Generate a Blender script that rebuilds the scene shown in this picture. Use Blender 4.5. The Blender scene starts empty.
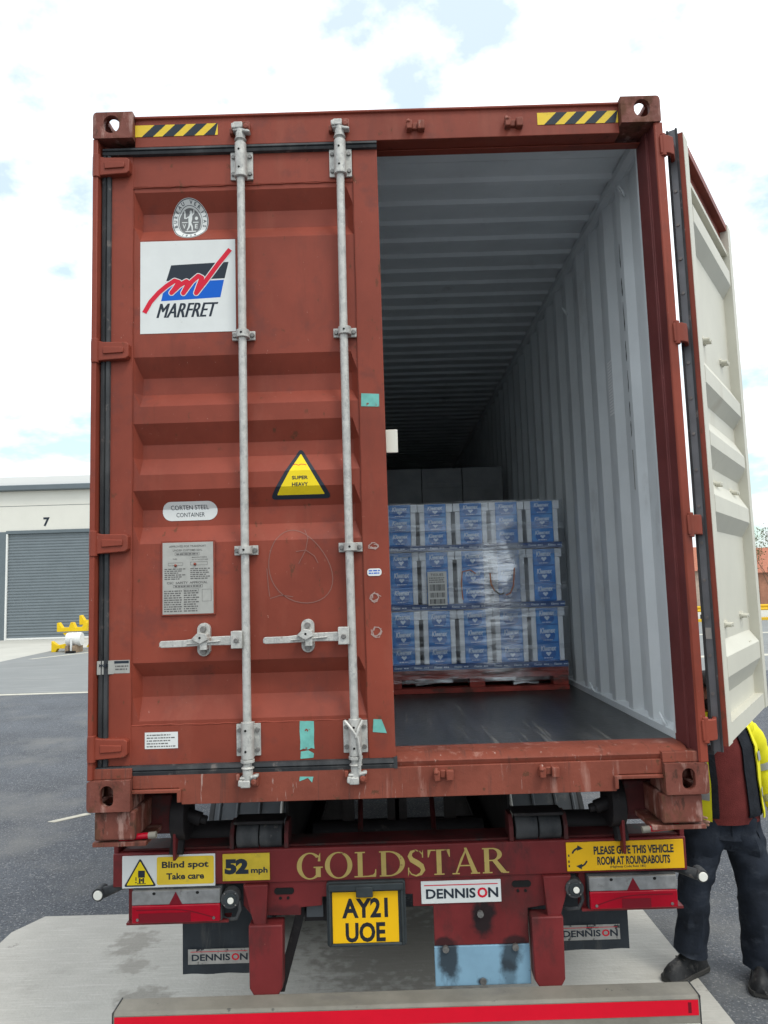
import bpy, bmesh, math, random
from mathutils import Vector, Matrix, noise
random.seed(7)
S = bpy.context.scene
COL = S.collection
BASE = 1.40                                  # underside of the container above the ground

# ------------------------------------------------------------------ camera
cam_d = bpy.data.cameras.new("Camera")
cam = bpy.data.objects.new("Camera", cam_d)
COL.objects.link(cam)
cam_d.sensor_fit = 'VERTICAL'; cam_d.sensor_height = 36.0
cam_d.lens = 36.0 * 748.77 / 1024.0
cam_d.clip_start = 0.05; cam_d.clip_end = 3000
fw = Vector((0.00017478, 0.99479215, 0.1019242))
rt = Vector((0.99952619, 0.00296336, -0.03063678))
up = Vector((0.03077927, -0.10188127, 0.99432029))
cam.matrix_world = Matrix(((rt.x, up.x, -fw.x, -0.0211), (rt.y, up.y, -fw.y, -3.0078),
                           (rt.z, up.z, -fw.z, 2.2328), (0, 0, 0, 1)))
S.camera = cam

# ------------------------------------------------------------------ world, sun, exposure
SUN_EL, SUN_AZ = math.radians(58), math.radians(140)      # azimuth measured from +y towards +x
W = bpy.data.worlds.new("World"); S.world = W; W.use_nodes = True
nt = W.node_tree; nt.nodes.clear()
out = nt.nodes.new('ShaderNodeOutputWorld'); bg = nt.nodes.new('ShaderNodeBackground')
sky = nt.nodes.new('ShaderNodeTexSky'); sky.sky_type = 'NISHITA'; sky.sun_disc = False
sky.dust_density = 2.0; sky.ozone_density = 0.6; sky.sun_elevation = SUN_EL; sky.sun_rotation = SUN_AZ
tc = nt.nodes.new('ShaderNodeTexCoord')
sep = nt.nodes.new('ShaderNodeSeparateXYZ'); nt.links.new(tc.outputs['Generated'], sep.inputs[0])
zz = nt.nodes.new('ShaderNodeMath'); zz.operation = 'ADD'; zz.inputs[1].default_value = 0.35
nt.links.new(sep.outputs['Z'], zz.inputs[0])
dv = nt.nodes.new('ShaderNodeVectorMath'); dv.operation = 'SCALE'
iv = nt.nodes.new('ShaderNodeMath'); iv.operation = 'DIVIDE'; iv.inputs[0].default_value = 1.0
nt.links.new(zz.outputs[0], iv.inputs[1])
nt.links.new(tc.outputs['Generated'], dv.inputs[0]); nt.links.new(iv.outputs[0], dv.inputs['Scale'])
mp = nt.nodes.new('ShaderNodeMapping'); mp.inputs['Location'].default_value = (1.35, 2.2, 0.4)
nt.links.new(dv.outputs[0], mp.inputs[0])
nz = nt.nodes.new('ShaderNodeTexNoise'); nz.inputs['Scale'].default_value = 4.2
nz.inputs['Detail'].default_value = 7; nz.inputs['Roughness'].default_value = 0.55
nt.links.new(mp.outputs[0], nz.inputs['Vector'])
cr = nt.nodes.new('ShaderNodeValToRGB')
cr.color_ramp.elements[0].position = 0.37; cr.color_ramp.elements[0].color = (0.40, 0.40, 0.40, 1)
cr.color_ramp.elements[1].position = 0.50; cr.color_ramp.elements[1].color = (1, 1, 1, 1)
nt.links.new(nz.outputs['Fac'], cr.inputs[0])
mx = nt.nodes.new('ShaderNodeMixRGB'); nt.links.new(cr.outputs[0], mx.inputs[0])
tn = nt.nodes.new('ShaderNodeMixRGB'); tn.blend_type = 'MULTIPLY'; tn.inputs[0].default_value = 1.0; tn.inputs[2].default_value = (0.95, 1.35, 1.15, 1)
nt.links.new(sky.outputs[0], tn.inputs[1]); nt.links.new(tn.outputs[0], mx.inputs[1]); el = nt.nodes.new('ShaderNodeMapRange'); el.inputs['From Min'].default_value = 0.0; el.inputs['From Max'].default_value = 1.0
el.inputs['To Min'].default_value = 0.92; el.inputs['To Max'].default_value = 1.5; nt.links.new(sep.outputs['Z'], el.inputs['Value'])
cs = nt.nodes.new('ShaderNodeVectorMath'); cs.operation = 'SCALE'; cs.inputs[0].default_value = (7.9, 8.3, 8.7)   # cloud deck, brighter overhead
nt.links.new(el.outputs[0], cs.inputs['Scale']); nt.links.new(cs.outputs[0], mx.inputs[2])
nt.links.new(mx.outputs[0], bg.inputs[0]); bg.inputs[1].default_value = 0.10
nt.links.new(bg.outputs[0], out.inputs[0])

sd = bpy.data.lights.new("Sun", 'SUN'); sun = bpy.data.objects.new("Sun", sd); COL.objects.link(sun)
sd.energy = 1.0; sd.angle = math.radians(16); sd.color = (1.0, 0.95, 0.87)
sdir = Vector((math.sin(SUN_AZ) * math.cos(SUN_EL), math.cos(SUN_AZ) * math.cos(SUN_EL), math.sin(SUN_EL)))
sun.rotation_euler = sdir.to_track_quat('Z', 'Y').to_euler(); sun.location = (4, -6, 12)

S.view_settings.view_transform = 'Standard'; S.view_settings.look = 'None'
S.view_settings.gamma = 1; S.view_settings.use_curve_mapping = False
S.view_settings.exposure = 0.72
S.render.engine = 'CYCLES'
S.cycles.use_denoising = True
S.cycles.max_bounces = 10; S.cycles.diffuse_bounces = 5; S.cycles.transparent_max_bounces = 12

# ------------------------------------------------------------------ materials
MATS = {}
def M(name, base, rough=0.6, metal=0.0, var=0.0, vs=5.0, layers=(), bump=0.0, bs=60.0, spec=0.22, stretch=(1, 1, 1), coat=0.0, alpha=None):
    if name in MATS: return MATS[name]
    m = bpy.data.materials.new(name); m.use_nodes = True; MATS[name] = m
    t = m.node_tree; b = t.nodes['Principled BSDF']
    b.inputs['Metallic'].default_value = metal
    b.inputs['Specular IOR Level'].default_value = spec
    b.inputs['Coat Weight'].default_value = coat
    co = t.nodes.new('ShaderNodeTexCoord')
    def nz(scale, st=(1, 1, 1), det=6, off=0.0, r=0.6):
        mpn = t.nodes.new('ShaderNodeMapping'); mpn.inputs['Scale'].default_value = st
        mpn.inputs['Location'].default_value = (off, off * 1.7, off * 0.6)
        t.links.new(co.outputs['Object'], mpn.inputs[0])
        n = t.nodes.new('ShaderNodeTexNoise'); n.inputs['Scale'].default_value = scale
        n.inputs['Detail'].default_value = det; n.inputs['Roughness'].default_value = r
        t.links.new(mpn.outputs[0], n.inputs['Vector']); return n
    def mr(src, a, c, d=0.0, e=1.0):
        r = t.nodes.new('ShaderNodeMapRange'); r.clamp = True
        for k, v in zip(('From Min', 'From Max', 'To Min', 'To Max'), (a, c, d, e)): r.inputs[k].default_value = v
        t.links.new(src, r.inputs['Value']); return r.outputs[0]
    cur = None
    if var > 0:
        n = nz(vs, stretch)
        x = t.nodes.new('ShaderNodeMixRGB')
        x.inputs[1].default_value = tuple(max(0, c * (1 - var)) for c in base) + (1,)
        x.inputs[2].default_value = tuple(min(1, c * (1 + var)) for c in base) + (1,)
        t.links.new(mr(n.outputs['Fac'], 0.3, 0.7), x.inputs[0]); cur = x.outputs[0]
    else:
        b.inputs['Base Color'].default_value = tuple(base) + (1,)
    rcur = None
    for i, L in enumerate(layers):
        colr, scale, th, soft = L[:4]; st = L[4] if len(L) > 4 else (1, 1, 1); rg = L[5] if len(L) > 5 else rough
        amt = L[6] if len(L) > 6 else 1.0
        n = nz(scale, st, 8, 3.7 * (i + 1), 0.65)
        f = mr(n.outputs['Fac'], th, th + soft, 0, amt)
        x = t.nodes.new('ShaderNodeMixRGB'); t.links.new(f, x.inputs[0])
        if cur is None: x.inputs[1].default_value = tuple(base) + (1,)
        else: t.links.new(cur, x.inputs[1])
        x.inputs[2].default_value = tuple(colr) + (1,); cur = x.outputs[0]
        y = t.nodes.new('ShaderNodeMix'); t.links.new(f, y.inputs[0])
        if rcur is None: y.inputs[2].default_value = rough
        else: t.links.new(rcur, y.inputs[2])
        y.inputs[3].default_value = rg; rcur = y.outputs[0]
    if cur is not None: t.links.new(cur, b.inputs['Base Color'])
    if rcur is not None: t.links.new(rcur, b.inputs['Roughness'])
    else: b.inputs['Roughness'].default_value = rough
    if bump > 0:
        n = nz(bs, (1, 1, 1), 5, 9.0)
        bp = t.nodes.new('ShaderNodeBump'); bp.inputs['Strength'].default_value = bump; bp.inputs['Distance'].default_value = 0.01
        t.links.new(n.outputs['Fac'], bp.inputs['Height']); t.links.new(bp.outputs[0], b.inputs['Normal'])
    return m

RUST = (0.10, 0.045, 0.025)
red_l = [((0.30, 0.10, 0.066), 2.6, 0.53, 0.22, (1.6, 1.6, 0.35), 0.62, 0.5),
         ((0.13, 0.034, 0.016), 7, 0.62, 0.08, (4, 4, 0.12), 0.7, 0.3), ((0.36, 0.19, 0.15), 60, 0.70, 0.03, (0.35, 1, 2.2), 0.7, 0.6),
         ((0.10, 0.030, 0.022), 3.2, 0.56, 0.16, (1.8, 1.8, 0.5), 0.6, 0.4),
         ((0.135, 0.040, 0.032), 5, 0.57, 0.10, (1, 1, 1), 0.6, 0.5),
         ((0.42, 0.25, 0.20), 80, 0.685, 0.03, (1, 1, 0.55), 0.7, 0.75),
         (RUST, 22, 0.64, 0.05, (1, 1, 0.5), 0.85, 0.75), (RUST, 5.5, 0.665, 0.03, (1.2, 1.2, 0.9), 0.85, 0.6)]
RED = M('container_red_paint', (0.226, 0.046, 0.027), 0.5, var=0.24, vs=1.8, layers=red_l, bump=0.12, bs=9)
REDW = M('worn_red_steel', (0.165, 0.052, 0.037), 0.58, var=0.25, vs=7, bump=0.35, bs=30, layers=[
         ((0.40, 0.25, 0.21), 16, 0.535, 0.10, (1.2, 1.2, 0.35), 0.7, 0.65), (RUST, 11, 0.53, 0.09, (1, 1, 0.6), 0.9, 0.8),
         ((0.05, 0.028, 0.02), 24, 0.57, 0.06, (1, 1, 0.4), 0.9, 0.7)])
REDS = M('streaked_red_steel', (0.205, 0.054, 0.034), 0.55, var=0.25, vs=4, bump=0.25, bs=22, layers=[
         ((0.46, 0.26, 0.21), 6, 0.57, 0.15, (2.5, 2.5, 0.35), 0.65, 0.6), ((0.5, 0.4, 0.35), 30, 0.635, 0.06, (2.0, 1, 0.25), 0.7, 0.6),
         ((0.10, 0.04, 0.03), 7, 0.57, 0.08, (5, 1, 0.25), 0.8, 0.7), (RUST, 24, 0.62, 0.04, (1, 1, 1), 0.9, 0.8)])
GREYI = M('interior_grey_paint', (0.71, 0.745, 0.755), 0.5, var=0.07, vs=3, bump=0.08, bs=12, layers=[
         ((0.38, 0.38, 0.37), 4, 0.60, 0.14, (1, 1, 0.4), 0.6, 0.5), ((0.20, 0.12, 0.08), 30, 0.72, 0.03, (1, 1, 0.6), 0.8, 0.7)])
CREAM = M('door_inner_cream', (0.55, 0.53, 0.45), 0.5, var=0.05, vs=3, bump=0.08, bs=14, layers=[
         ((0.45, 0.40, 0.32), 5, 0.60, 0.14, (1, 1, 0.35), 0.6, 0.5), ((0.22, 0.13, 0.09), 34, 0.71, 0.03, (1, 1, 1), 0.8, 0.8)])
RUBBER = M('black_rubber', (0.030, 0.032, 0.035), 0.55, var=0.3, vs=8, layers=[((0.10, 0.10, 0.10), 6, 0.46, 0.2, (1, 1, 0.3), 0.7, 0.6), ((0.14, 0.12, 0.11), 20, 0.6, 0.1)])
GALV = M('galvanised_steel', (0.47, 0.46, 0.43), 0.5, metal=0.25, var=0.2, vs=26, bump=0.25, bs=160, layers=[
         ((0.30, 0.30, 0.295), 60, 0.55, 0.06, (1, 1, 0.5), 0.6, 0.6), ((0.22, 0.12, 0.08), 22, 0.66, 0.05, (1, 1, 0.5), 0.8, 0.8)])
BOLT = M('bolt_steel', (0.22, 0.21, 0.20), 0.5, metal=0.7, var=0.3, vs=60)
HOLE = M('dark_recess', (0.012, 0.012, 0.012), 0.9)
WHITE = M('white_vinyl', (0.66, 0.67, 0.65), 0.4, var=0.04, vs=8, layers=[((0.42, 0.40, 0.37), 26, 0.67, 0.05, (1, 1, 1), 0.5, 0.6)])
BLACK = M('black_print', (0.018, 0.02, 0.026), 0.45, layers=[((0.08, 0.08, 0.08), 30, 0.62, 0.1, (1, 1, 1), 0.5, 0.5)])
NAVY = M('navy_black_print', (0.020, 0.028, 0.040), 0.45)
BLUE = M('blue_print', (0.0, 0.10, 0.50), 0.45)
PRED = M('red_print', (0.60, 0.012, 0.035), 0.45)
YEL = M('yellow_vinyl', (0.72, 0.50, 0.04), 0.45, var=0.08, vs=10, layers=[((0.45, 0.33, 0.06), 18, 0.62, 0.1, (1, 1, 1), 0.5, 0.6)])
YELD = M('orange_yellow_board', (0.74, 0.42, 0.012), 0.42, var=0.06, vs=6, layers=[((0.36, 0.20, 0.03), 34, 0.68, 0.05, (1, 1, 1), 0.5, 0.7)])
TEAL = M('teal_tape', (0.15, 0.42, 0.37), 0.6, var=0.15, vs=30, layers=[((0.22, 0.05, 0.03), 26, 0.615, 0.02), ((0.10, 0.28, 0.25), 9, 0.55, 0.1)])
PLATE = M('brushed_data_plate', (0.40, 0.39, 0.36), 0.45, metal=0.35, var=0.1, vs=20, layers=[((0.26, 0.24, 0.21), 12, 0.58, 0.15, (1, 1, 1), 0.5, 0.5)])
PLTXT = M('plate_print', (0.12, 0.115, 0.11), 0.6)
CHALK = M('chalk_line', (0.235, 0.11, 0.09), 0.9)
REDD = M('dark_frame_paint', (0.135, 0.036, 0.034), 0.5, var=0.2, vs=5, bump=0.1, bs=12, layers=[((0.33, 0.16, 0.13), 50, 0.68, 0.05, (1, 1, 0.5), 0.7, 0.7)])  # darker red than the rest of the frame, for the inner leg
SCUFF = M('pale_scuff', (0.38, 0.27, 0.24), 0.8)
FLOORM = M('worn_plywood_floor', (0.034, 0.034, 0.034), 0.30, spec=0.3, var=0.45, vs=5, stretch=(3, 0.35, 1), bump=0.2, bs=40, layers=[
         ((0.022, 0.024, 0.027), 3, 0.50, 0.2, (1.4, 0.5, 1), 0.35, 0.8), ((0.26, 0.25, 0.23), 26, 0.59, 0.08, (1.8, 0.05, 1), 0.6, 0.42), ((0.20, 0.19, 0.175), 22, 0.62, 0.07, (0.3, 1.6, 1), 0.6, 0.4), ((0.15, 0.13, 0.115), 60, 0.66, 0.04, (1, 1, 1), 0.7, 0.8),
         ((0.12, 0.11, 0.10), 9, 0.6, 0.1, (1, 0.5, 1), 0.55, 0.6)])
TRED = M('trailer_red_paint', (0.150, 0.021, 0.022), 0.42, var=0.2, vs=5, bump=0.1, bs=20, layers=[
         ((0.05, 0.019, 0.018), 6, 0.53, 0.16, (1, 1, 0.5), 0.65, 0.75), ((0.22, 0.13, 0.11), 40, 0.69, 0.04, (1, 1, 1), 0.8, 0.8),
         ((0.028, 0.02, 0.02), 12, 0.66, 0.08, (1, 1, 0.5), 0.8, 0.7)])
TBLUE = M('light_blue_paint', (0.19, 0.325, 0.43), 0.5, var=0.1, vs=8, layers=[((0.035, 0.04, 0.05), 7, 0.575, 0.16, (1.6, 1, 0.45), 0.7, 0.9), ((0.03, 0.03, 0.03), 30, 0.66, 0.05)])
CHAS = M('chassis_black', (0.016, 0.014, 0.015), 0.6, var=0.4, vs=8, layers=[((0.05, 0.045, 0.04), 14, 0.6, 0.1)])
CHRED = M('chassis_dark_red', (0.07, 0.014, 0.014), 0.6, var=0.4, vs=8, layers=[((0.03, 0.026, 0.024), 9, 0.52, 0.15)])
GUARD = M('grey_plastic_guard', (0.085, 0.092, 0.10), 0.55, var=0.15, vs=8, layers=[((0.16, 0.155, 0.145), 10, 0.57, 0.15)])
FLAP = M('mudflap_rubber', (0.030, 0.036, 0.043), 0.6, var=0.2, vs=10, layers=[((0.07, 0.07, 0.07), 8, 0.58, 0.15, (3, 1, 0.4))])
LENSR = M('red_lamp_lens', (0.31, 0.003, 0.014), 0.22, var=0.12, vs=9, coat=0.1, layers=[((0.30, 0.02, 0.025), 40, 0.66, 0.06)])
LENSD = M('dark_red_lens', (0.15, 0.005, 0.012), 0.25, coat=0.4)
LENSG = M('dusty_grey_lens', (0.20, 0.20, 0.20), 0.5, var=0.25, vs=25, layers=[((0.10, 0.095, 0.09), 16, 0.6, 0.1)])
REFL = M('reflective_red_tape', (0.58, 0.004, 0.020), 0.4, var=0.06, vs=10, layers=[((0.35, 0.05, 0.05), 40, 0.70, 0.05)])
BARG = M('dirty_grey_bar', (0.185, 0.172, 0.145), 0.6, var=0.2, vs=6, bump=0.15, bs=40, layers=[
         ((0.15, 0.14, 0.125), 7, 0.55, 0.12, (0.7, 1, 1), 0.7, 0.7), ((0.07, 0.07, 0.065), 16, 0.655, 0.04, (1, 1, 1), 0.8, 0.8)])
GOLD = M('gold_lettering', (0.42, 0.31, 0.10), 0.45, var=0.12, vs=12, layers=[((0.14, 0.05, 0.035), 26, 0.62, 0.06)])
NPY = M('number_plate_yellow', (0.78, 0.44, 0.008), 0.35, var=0.04, vs=6, layers=[((0.36, 0.20, 0.02), 16, 0.68, 0.06)])
NPH = M('plate_holder_plastic', (0.035, 0.042, 0.045), 0.5, var=0.2, vs=14)
TYRE = M('tyre_rubber', (0.02, 0.02, 0.021), 0.8, var=0.3, vs=12)
RIM = M('wheel_rim', (0.25, 0.25, 0.24), 0.5, metal=0.4, var=0.2, vs=14)
LAMPW = M('white_lamp', (0.75, 0.73, 0.66), 0.3)

def add_stain_shade(m, spots, colr, axes='XZ', rough=0.6):
    """soft irregular stains and painted shade on a surface: (u, v, ru, rv, strength)"""
    t = m.node_tree; b = t.nodes['Principled BSDF']; co = t.nodes.new('ShaderNodeTexCoord'); sp = t.nodes.new('ShaderNodeSeparateXYZ')
    nn = t.nodes.new('ShaderNodeTexNoise'); nn.inputs['Scale'].default_value = 14; nn.inputs['Detail'].default_value = 6
    t.links.new(co.outputs['Object'], nn.inputs['Vector']); t.links.new(co.outputs['Object'], sp.inputs[0])
    def ma(op, a, c):
        n = t.nodes.new('ShaderNodeMath'); n.operation = op
        for i, v in enumerate((a, c)):
            if isinstance(v, (int, float)): n.inputs[i].default_value = v
            else: t.links.new(v, n.inputs[i])
        return n.outputs[0]
    cur = b.inputs['Base Color'].links[0].from_socket; no = ma('MULTIPLY', ma('SUBTRACT', nn.outputs['Fac'], 0.5), 2.2)
    for u, v, ru, rv, k in spots:
        du = ma('DIVIDE', ma('SUBTRACT', sp.outputs[axes[0]], u), ru); dv = ma('DIVIDE', ma('SUBTRACT', sp.outputs[axes[1]], v), rv)
        d = ma('ADD', ma('SQRT', ma('ADD', ma('MULTIPLY', du, du), ma('MULTIPLY', dv, dv)), 0.0), no)
        r = t.nodes.new('ShaderNodeMapRange'); r.inputs['From Min'].default_value = 0.55; r.inputs['From Max'].default_value = 1.05; r.inputs['To Min'].default_value = k; r.inputs['To Max'].default_value = 0
        t.links.new(d, r.inputs['Value']); x = t.nodes.new('ShaderNodeMixRGB'); t.links.new(r.outputs[0], x.inputs[0]); t.links.new(cur, x.inputs[1]); x.inputs[2].default_value = tuple(colr) + (1,); cur = x.outputs[0]
    t.links.new(cur, b.inputs['Base Color'])
add_stain_shade(TBLUE, [(0.195, 0.70, 0.045, 0.10, 0.9), (0.455, 0.71, 0.05, 0.09, 0.85), (0.44, 0.63, 0.04, 0.06, 0.5), (0.33, 0.605, 0.03, 0.02, 0.9)], (0.02, 0.022, 0.026))
TREDA = TRED.copy(); TREDA.name = 'apron_red_paint'
add_stain_shade(TREDA, [(0.345, 0.85, 0.055, 0.085, 0.95), (0.18, 0.75, 0.05, 0.03, 0.8), (0.47, 0.75, 0.05, 0.03, 0.8), (-0.47, 0.90, 0.08, 0.03, 0.5)], (0.014, 0.012, 0.013))
# ------------------------------------------------------------------ helpers
class MB:
    """collects shapes into one mesh with several materials"""
    def __init__(s): s.bm = bmesh.new(); s.mats = []
    def mi(s, m):
        if m not in s.mats: s.mats.append(m)
        return s.mats.index(m)
    def face(s, pts, m):
        f = s.bm.faces.new([s.bm.verts.new(p) for p in pts]); f.material_index = s.mi(m); return f
    def box(s, x0, x1, y0, y1, z0, z1, m):
        v = [s.bm.verts.new(p) for p in ((x0, y0, z0), (x1, y0, z0), (x1, y1, z0), (x0, y1, z0), (x0, y0, z1), (x1, y0, z1), (x1, y1, z1), (x0, y1, z1))]
        for q in ((0, 1, 2, 3), (4, 7, 6, 5), (0, 4, 5, 1), (1, 5, 6, 2), (2, 6, 7, 3), (3, 7, 4, 0)):
            s.bm.faces.new([v[i] for i in q]).material_index = s.mi(m)
        return v
    def prism(s, pts, plane, a, b, m, m_side=None):
        def to(p, h): return {'xz': (p[0], h, p[1]), 'yz': (h, p[0], p[1]), 'xy': (p[0], p[1], h)}[plane]
        A = [s.bm.verts.new(to(p, a)) for p in pts]; B = [s.bm.verts.new(to(p, b)) for p in pts]
        k = s.mi(m); ks = s.mi(m_side or m)
        s.bm.faces.new(A).material_index = k; s.bm.faces.new(B[::-1]).material_index = k
        for i in range(len(pts)):
            j = (i + 1) % len(pts); s.bm.faces.new((A[i], B[i], B[j], A[j])).material_index = ks
    def cyl(s, p0, p1, r, m, r1=None, n=16, caps=True):
        p0, p1 = Vector(p0), Vector(p1); r1 = r if r1 is None else r1
        d = (p1 - p0).normalized(); a = d.orthogonal().normalized(); b = d.cross(a)
        A, B = [], []
        for i in range(n):
            t = 2 * math.pi * i / n; o = a * math.cos(t) + b * math.sin(t)
            A.append(s.bm.verts.new(p0 + o * r)); B.append(s.bm.verts.new(p1 + o * r1))
        k = s.mi(m)
        for i in range(n):
            j = (i + 1) % n; s.bm.faces.new((A[i], A[j], B[j], B[i])).material_index = k
        if caps:
            s.bm.faces.new(A[::-1]).material_index = k; s.bm.faces.new(B).material_index = k
    def tube(s, pts, r, m, n=8):
        pts = [Vector(p) for p in pts]; k = s.mi(m); prev = None; rings = []
        for i, p in enumerate(pts):
            d = (pts[min(i + 1, len(pts) - 1)] - pts[max(i - 1, 0)]).normalized()
            a = d.orthogonal().normalized() if prev is None else (prev - d * prev.dot(d)).normalized()
            prev = a; b = d.cross(a); rr = r[i] if isinstance(r, (list, tuple)) else r
            rings.append([s.bm.verts.new(p + (a * math.cos(2 * math.pi * q / n) + b * math.sin(2 * math.pi * q / n)) * rr) for q in range(n)])
        for A, B in zip(rings, rings[1:]):
            for q in range(n):
                w = (q + 1) % n; s.bm.faces.new((A[q], A[w], B[w], B[q])).material_index = k
        s.bm.faces.new(rings[0][::-1]).material_index = k; s.bm.faces.new(rings[-1]).material_index = k
    def loft(s, rings, m, closed=True, caps=True):
        k = s.mi(m); R = [[s.bm.verts.new(p) for p in r] for r in rings]; n = len(R[0])
        for A, B in zip(R, R[1:]):
            for q in range(n if closed else n - 1):
                w = (q + 1) % n; s.bm.faces.new((A[q], A[w], B[w], B[q])).material_index = k
        if caps and closed:
            s.bm.faces.new(R[0][::-1]).material_index = k; s.bm.faces.new(R[-1]).material_index = k
    def ball(s, c, r, m, n=12):
        if not isinstance(r, (tuple, list)): r = (r, r, r)
        g = bmesh.ops.create_uvsphere(s.bm, u_segments=n, v_segments=max(6, n * 2 // 3), radius=1)
        k = s.mi(m)
        for v in g['verts']: v.co = Vector((c[0] + v.co.x * r[0], c[1] + v.co.y * r[1], c[2] + v.co.z * r[2]))
        for f in {f for v in g['verts'] for f in v.link_faces}: f.material_index = k
    def build(s, name, parent=None, bevel=0.0, smooth=True, seg=2, recalc=True):
        bm = s.bm
        if recalc: bmesh.ops.recalc_face_normals(bm, faces=bm.faces)
        if smooth:
            for f in bm.faces: f.smooth = True
            for e in bm.edges:
                if len(e.link_faces) != 2 or e.calc_face_angle(0) > 0.6: e.smooth = False
        me = bpy.data.meshes.new(name); bm.to_mesh(me); bm.free()
        for m in s.mats: me.materials.append(m)
        o = bpy.data.objects.new(name, me); COL.objects.link(o)
        if bevel:
            b = o.modifiers.new('bevel', 'BEVEL'); b.width = bevel; b.segments = seg; b.limit_method = 'ANGLE'; b.angle_limit = 0.7
        return adopt(o, parent)

def origin_of(p):
    m = Matrix.Identity(4); chain = []
    while p is not None: chain.append(p); p = p.parent
    for q in reversed(chain): m = m @ q.matrix_parent_inverse @ q.matrix_basis
    return m
def adopt(o, parent):
    if parent is not None:
        o.parent = parent; o.matrix_parent_inverse = origin_of(parent).inverted()
    return o
def thing(name, label, cat, loc=(0, 0, 0), group=None):
    o = bpy.data.objects.new(name, None); COL.objects.link(o); o.location = loc; o.empty_display_size = 0.1
    return tag(o, label, cat, group)
def tag(o, label, cat, group=None, kind=None):
    o['label'] = label; o['category'] = cat
    if group: o['group'] = group
    if kind: o['kind'] = kind
    return o
def struct(o, kind='structure'): o['kind'] = kind; return o
def copy_tree(o, loc=None):
    c = o.copy(); COL.objects.link(c)
    if loc is not None: c.location = loc
    for ch in list(o.children):
        d = ch.copy(); COL.objects.link(d); d.parent = c; d.matrix_parent_inverse = ch.matrix_parent_inverse.copy()
        for g in list(ch.children):
            e = g.copy(); COL.objects.link(e); e.parent = d; e.matrix_parent_inverse = g.matrix_parent_inverse.copy()
    return c

# flat printed things: items are (points, faces, material, layer) in a (u, v) plane
def rect(x0, x1, z0, z1, m, L=0): return ([(x0, z0), (x1, z0), (x1, z1), (x0, z1)], [(0, 1, 2, 3)], m, L)
def poly(p, m, L=0): return (list(p), [tuple(range(len(p)))], m, L)
def ell(cx, cz, rx, rz, m, L=0, n=40): return poly([(cx + rx * math.cos(2 * math.pi * i / n), cz + rz * math.sin(2 * math.pi * i / n)) for i in range(n)], m, L)
def rrect(x0, x1, z0, z1, r, m, L=0, n=6):
    p = []
    for cx, cz, a in ((x1 - r, z1 - r, 0), (x0 + r, z1 - r, 90), (x0 + r, z0 + r, 180), (x1 - r, z0 + r, 270)):
        for i in range(n + 1):
            t = math.radians(a + 90 * i / n); p.append((cx + r * math.cos(t), cz + r * math.sin(t)))
    return poly(p, m, L)
def ring(cx, cz, rx, rz, w, m, L=0, n=40, a0=0, a1=360, rx2=None, rz2=None):
    rx2 = rx - w if rx2 is None else rx2; rz2 = rz - w if rz2 is None else rz2
    P, F = [], []
    for i in range(n + 1):
        t = math.radians(a0 + (a1 - a0) * i / n); c, q = math.cos(t), math.sin(t)
        P += [(cx + rx * c, cz + rz * q), (cx + rx2 * c, cz + rz2 * q)]
    F = [(2 * i, 2 * i + 2, 2 * i + 3, 2 * i + 1) for i in range(n)]
    return (P, F, m, L)
def ribbon(pts, w, m, L=0):
    P, F = [], []
    for i, p in enumerate(pts):
        a = pts[max(i - 1, 0)]; b = pts[min(i + 1, len(pts) - 1)]
        dx, dz = b[0] - a[0], b[1] - a[1]; l = math.hypot(dx, dz) or 1
        ww = (w[i] if isinstance(w, (list, tuple)) else w) / 2
        P += [(p[0] - dz / l * ww, p[1] + dx / l * ww), (p[0] + dz / l * ww, p[1] - dx / l * ww)]
    F = [(2 * i, 2 * i + 2, 2 * i + 3, 2 * i + 1) for i in range(len(pts) - 1)]
    return (P, F, m, L)
def stroke(pts, w, m, L=0, cap=True):
    """segments laid over one another with a hair's step, round joints"""
    r = []
    for i in range(len(pts) - 1):
        r.append(ribbon([pts[i], pts[i + 1]], w, m, L + 0.11 * i))
        if i < len(pts) - 2: r.append(ell(pts[i + 1][0], pts[i + 1][1], w / 2, w / 2, m, L + 0.11 * i + 0.055, 14))
    return r
_tc = {}
def text(s, cx, cz, h=None, w=None, m=None, L=0, bold=0.0, shear=0.0, rot=0.0, align='C', spacing=1.0):
    key = (s, bold, shear, spacing)
    if key not in _tc:
        cu = bpy.data.curves.new('t', 'FONT'); cu.body = s; cu.size = 1; cu.offset = bold; cu.shear = shear; cu.space_character = spacing
        cu.resolution_u = 3; cu.fill_mode = 'FRONT' if False else cu.fill_mode
        o = bpy.data.objects.new('t', cu); COL.objects.link(o)
        dg = bpy.context.evaluated_depsgraph_get(); dg.update()
        me = bpy.data.meshes.new_from_object(o.evaluated_get(dg))
        V = [(v.co.x, v.co.y) for v in me.vertices]; F = [tuple(p.vertices) for p in me.polygons]
        bpy.data.objects.remove(o); bpy.data.curves.remove(cu); bpy.data.meshes.remove(me)
        x0, x1 = min(v[0] for v in V), max(v[0] for v in V); y0, y1 = min(v[1] for v in V), max(v[1] for v in V)
        _tc[key] = ([((v[0] - x0) / (x1 - x0), (v[1] - y0) / (y1 - y0)) for v in V], F, (x1 - x0) / (y1 - y0))
    V, F, asp = _tc[key]
    if h is None: h = w / asp
    if w is None: w = h * asp
    a = {'C': -0.5, 'L': 0.0, 'R': -1.0}[align]; c, q = math.cos(rot), math.sin(rot); P = []
    for u, v in V:
        x, z = (u + a) * w, (v - 0.5) * h; P.append((cx + x * c - z * q, cz + x * q + z * c))
    return (P, F, m, L)
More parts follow.
